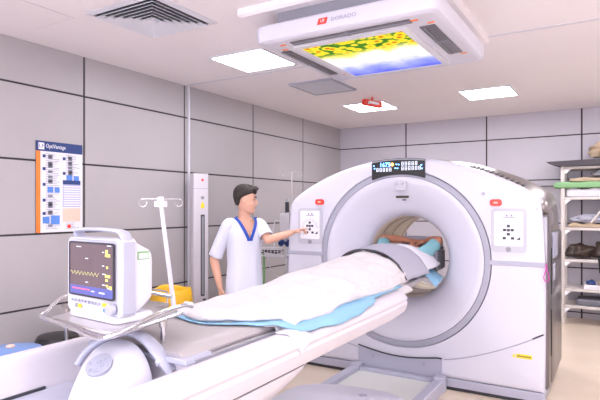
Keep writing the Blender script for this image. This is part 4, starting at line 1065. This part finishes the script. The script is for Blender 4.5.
bm = nb(); tube(bm, crom([(ix-.06, iy, 1.30), (ix-.13, iy-.05, 1.34), (ix-.15, iy-.08, 1.2), (ix-.12, iy-.1, 1.05), (ix-.14, iy-.2, .9), (ix-.05, iy-.2, .72), (ix+.02, iy-.05, .68)], 6), .005, 6); obj('cable', bm, M['alu'], t)
bm = nb(); tube(bm, crom([(ix+.13, iy, 1.15), (ix+.15, iy-.05, 1.0), (ix+.12, iy-.06, .92), (ix+.13, iy-.04, .85)], 6), .010, 8); obj('magenta_tube', bm, M['pink'], t)
t = thing('wire_basket', 'white wire basket tray with coiled leads behind the outstretched arm', 'basket', (-3.45, 4.93, 0))
bx_ = (-3.53, -3.17, 4.83, 5.04)
bm = nb(); cyl(bm, (-3.47, 4.93, 0.04), (-3.47, 4.93, .97), .014); obj('stand_pole', bm, M['green'], t)
bm = nb(); lathe(bm, [(.16, 0), (.16, .02), (.05, .05)], -3.47, 4.93); obj('foot', bm, M['dark'], t)
bm = nb()
for z in (.95, 1.03): tube(bm, [(bx_[0], bx_[2], z), (bx_[1], bx_[2], z), (bx_[1], bx_[3], z), (bx_[0], bx_[3], z), (bx_[0], bx_[2], z)], .005, 6)
for k in range(9):
    x = bx_[0]+(bx_[1]-bx_[0])*k/8; tube(bm, [(x, bx_[2], 1.03), (x, bx_[2], .95), (x, bx_[3], .95), (x, bx_[3], 1.03)], .003, 6)
obj('basket', bm, M['alu'], t)
bm = nb(); tube(bm, crom([(-3.50, 4.90, .97), (-3.42, 4.98, 1.0), (-3.30, 4.92, .98), (-3.25, 5.0, 1.02), (-3.35, 5.0, 1.0), (-3.45, 4.88, 1.01), (-3.3, 4.86, .99), (-3.22, 4.9, 1.0)], 6), .007, 6); obj('lead', bm, M['dark'], t)
t = thing('iv_stand', 'thin chrome infusion stand with two hooks standing behind the scanner', 'infusion stand', (-3.42, 5.46, 0))
sx_, sy_ = -3.40, 5.42
bm = nb(); cyl(bm, (sx_, sy_, .05), (sx_, sy_, 1.93), .008); obj('pole', bm, M['steel'], t)
bm = nb()
for k in range(5):
    a = 2*PI*k/5; cyl(bm, (sx_, sy_, .06), (sx_+.22*math.cos(a), sy_+.22*math.sin(a), .03), .01)
obj('base', bm, M['steel'], t)
for s in (-1, 1):
    d = Vector((.85, .53, 0))*s; c0 = Vector((sx_, sy_, 1.93)); e = c0+d*.10
    pts = [c0, e]+[e+Vector((0, 0, -.025))+(d*math.cos(q)+Vector((0, 0, 1))*math.sin(q))*.025 for q in [PI/2-2*PI*k/14 for k in range(0, 12)]]
    bm = nb(); tube(bm, pts, .0035, 6); obj('hook', bm, M['steel'], t)

# ------------------------------------------------------------------ storage rack
t = thing('storage_rack', 'open metal storage rack with five shelves against the back wall', 'shelf', (0, 7.75, 0))
rx0, rx1, ry0, ry1 = -.63, .75, 7.52, 7.96
for x in (rx0, rx1-.045):
    for y in (ry0, ry1-.04):
        bm = nb(); bx(bm, x, x+.045, y, y+.04, 0, 2.03); obj('post', bm, M['creamshelf'], t, bevel=.004)
LV = (.245, .46, .835, 1.24, 1.63, 2.02)
for z in LV:
    bm = nb(); bx(bm, rx0+.046, rx1-.046, ry0+.002, ry1-.002, z-.035, z); obj('shelf_board', bm, M['creamshelf'], t, bevel=.003)
    bm = nb(); prism(bm, [(rx0+.046, z-.036), (rx0+.12, z-.036), (rx0+.046, z-.10)], 'y', ry0+.001, ry0+.004); obj('corner_bracket', bm, M['text_white'], t)
bm = nb(); prism(bm, [(-.80, 2.085), (.75, 2.125), (.75, 2.04), (-.58, 2.022), (-.66, 2.03)], 'y', 7.46, 7.9); tag(obj('top_board', bm, M['board']), 'dark slanted board lying on top of the storage rack', 'board')
def lump(name, label, cat, m, c, r, seed=0, grp=None):
    bm = nb(); bmesh.ops.create_icosphere(bm, subdivisions=4, radius=1)
    for v in bm.verts:
        n = noise.noise(v.co*1.7+Vector((seed, 0, 0)))*.35+noise.noise(v.co*4+Vector((seed, 3, 0)))*.14
        p = v.co*(1+n); v.co = Vector((c[0]+p.x*r[0], c[1]+p.y*r[1], max(c[2]+p.z*r[2], c[2]-r[2]*.72)))
    return tag(obj(name, bm, m), label, cat, grp)
lump('cloth_bundle', 'crumpled tan cloth bundle on the top board of the rack', 'cloth', M['tan'], (-.12, 7.68, 2.215), (.23, .16, .115), 3)
def slab(name, label, cat, m, x0, x1, y0, y1, z0, z1, wav=.006):
    bm = nb(); n = 24; rings = []
    for k in range(n+1):
        x = x0+(x1-x0)*k/n; w = wav*math.sin(k*1.1+z0*50); e = .0 if 0 < k < n else .006
        rings.append([(x, y, z) for y, z in rrect(y0+e, y1-e, z0+e, z1+w-e, min(.012, (z1-z0)*.35), 3)])
    loft(bm, rings); return tag(obj(name, bm, m), label, cat)
slab('folded_sheets', 'stack of folded pale sheets under the green mattress on the rack', 'sheets', M['sheet'], -.56, .5, 7.54, 7.9, 1.632, 1.735, .012)
slab('foam_mattress', 'green foam mattress pad on the rack', 'mattress', M['green'], -.71, .6, 7.50, 7.9, 1.745, 1.82, .004)
slab('folded_blanket', 'beige folded blanket on top of the green mattress', 'blanket', M['tan'], -.53, .5, 7.55, 7.9, 1.825, 1.875, .008)
lump('crumpled_cloth', 'small grey crumpled cloth on the beige folded blanket', 'cloth', M['midgrey'], (-.17, 7.66, 1.925), (.11, .1, .055), 7)
slab('folded_towel', 'pale folded towel low on the middle of the rack', 'towel', M['tan'], -.54, .2, 7.54, 7.9, 1.243, 1.29, .01)
lump('plastic_packet', 'crumpled clear grey packet on the pale folded towel', 'packet', M['ltgrey'], (-.33, 7.66, 1.345), (.17, .13, .06), 11)
lump('black_bag', 'black bag at the right edge of the rack beside the grey packet', 'bag', M['black'], (-.02, 7.66, 1.43), (.13, .1, .19), 15)
bm = nb(); tube(bm, crom([(-.29, 7.52, 1.30), (-.22, 7.50, 1.40), (-.12, 7.53, 1.55)], 5), .012, 8); tag(obj('bag_strap', bm, M['creamshelf']), 'cream strap leaning against the black bag on the rack', 'strap')
lump('head_cushion', 'dark brown rounded cushion on the rack, left of the tan one', 'cushion', M['brown'], (-.42, 7.68, .925), (.16, .13, .10), 19)
lump('head_cushion', 'brown tan rounded cushion on the rack, right of the dark one', 'cushion', M['brown'], (-.13, 7.68, .94), (.17, .13, .11), 23)
bm = nb(); tube(bm, crom([(-.20, 7.50, .86), (-.19, 7.49, .78), (-.185, 7.50, .68)], 4), .014, 8); tag(obj('hanging_belt', bm, M['black']), 'short black belt end hanging off the shelf below the tan cushion', 'belt')
t2 = thing('white_tray', 'white plastic tray with small items on the fourth shelf down', 'tray', (-.15, 7.7, .46))
bm = nb(); bx(bm, -.37, .25, 7.53, 7.85, .463, .475); bx(bm, -.37, .25, 7.53, 7.54, .475, .52); bx(bm, -.37, -.36, 7.54, 7.85, .475, .52); bx(bm, .24, .25, 7.54, 7.85, .475, .52); bx(bm, -.36, .24, 7.84, 7.85, .475, .52)
obj('tray_shell', bm, M['paper'], t2, smooth=False)
lump('small_pouch', 'small dark pouch in the white tray on the rack', 'pouch', M['navy'], (-.29, 7.64, .525), (.05, .05, .045), 31)
lump('small_cloth', 'small beige cloth in the white tray on the rack', 'cloth', M['tan'], (-.12, 7.66, .535), (.09, .07, .055), 35)
t3 = slab('storage_box', 'low blue grey box on the bottom shelf of the rack', 'box', M['cushgrey'], -.45, .4, 7.56, 7.9, .248, .33, .0)
# wall rail seen right of the scanner top
bm = nb(); tube(bm, [(-1.20, 7.96, 1.78), (-.66, 7.96, 1.79)], .012, 8); tube(bm, [(-1.20, 7.96, 1.78), (-1.20, 8.012, 1.78)], .010, 8); tube(bm, [(-.70, 7.96, 1.79), (-.70, 8.012, 1.79)], .010, 8)
tag(obj('wall_rail', bm, M['darkmetal']), 'thin dark horizontal rail on the back wall left of the rack', 'rail')

# ------------------------------------------------------------------ camera, world, view
cam = bpy.data.cameras.new('camera'); co = bpy.data.objects.new('camera', cam); COL.objects.link(co)
cam.lens = 31.476; cam.sensor_width = 36; cam.shift_y = 7.1/600; cam.clip_start = .05
co.location = (0, 0, 1.5); co.rotation_euler = (math.radians(90), 0, math.radians(31.217))
SC.camera = co
w = bpy.data.worlds.new('world'); SC.world = w; w.use_nodes = True
w.node_tree.nodes['Background'].inputs[0].default_value = (.9, .9, 1, 1); w.node_tree.nodes['Background'].inputs[1].default_value = .3
vs = SC.view_settings; vs.view_transform = 'Standard'; vs.look = 'None'; vs.gamma = 1; vs.use_curve_mapping = False; vs.exposure = .92
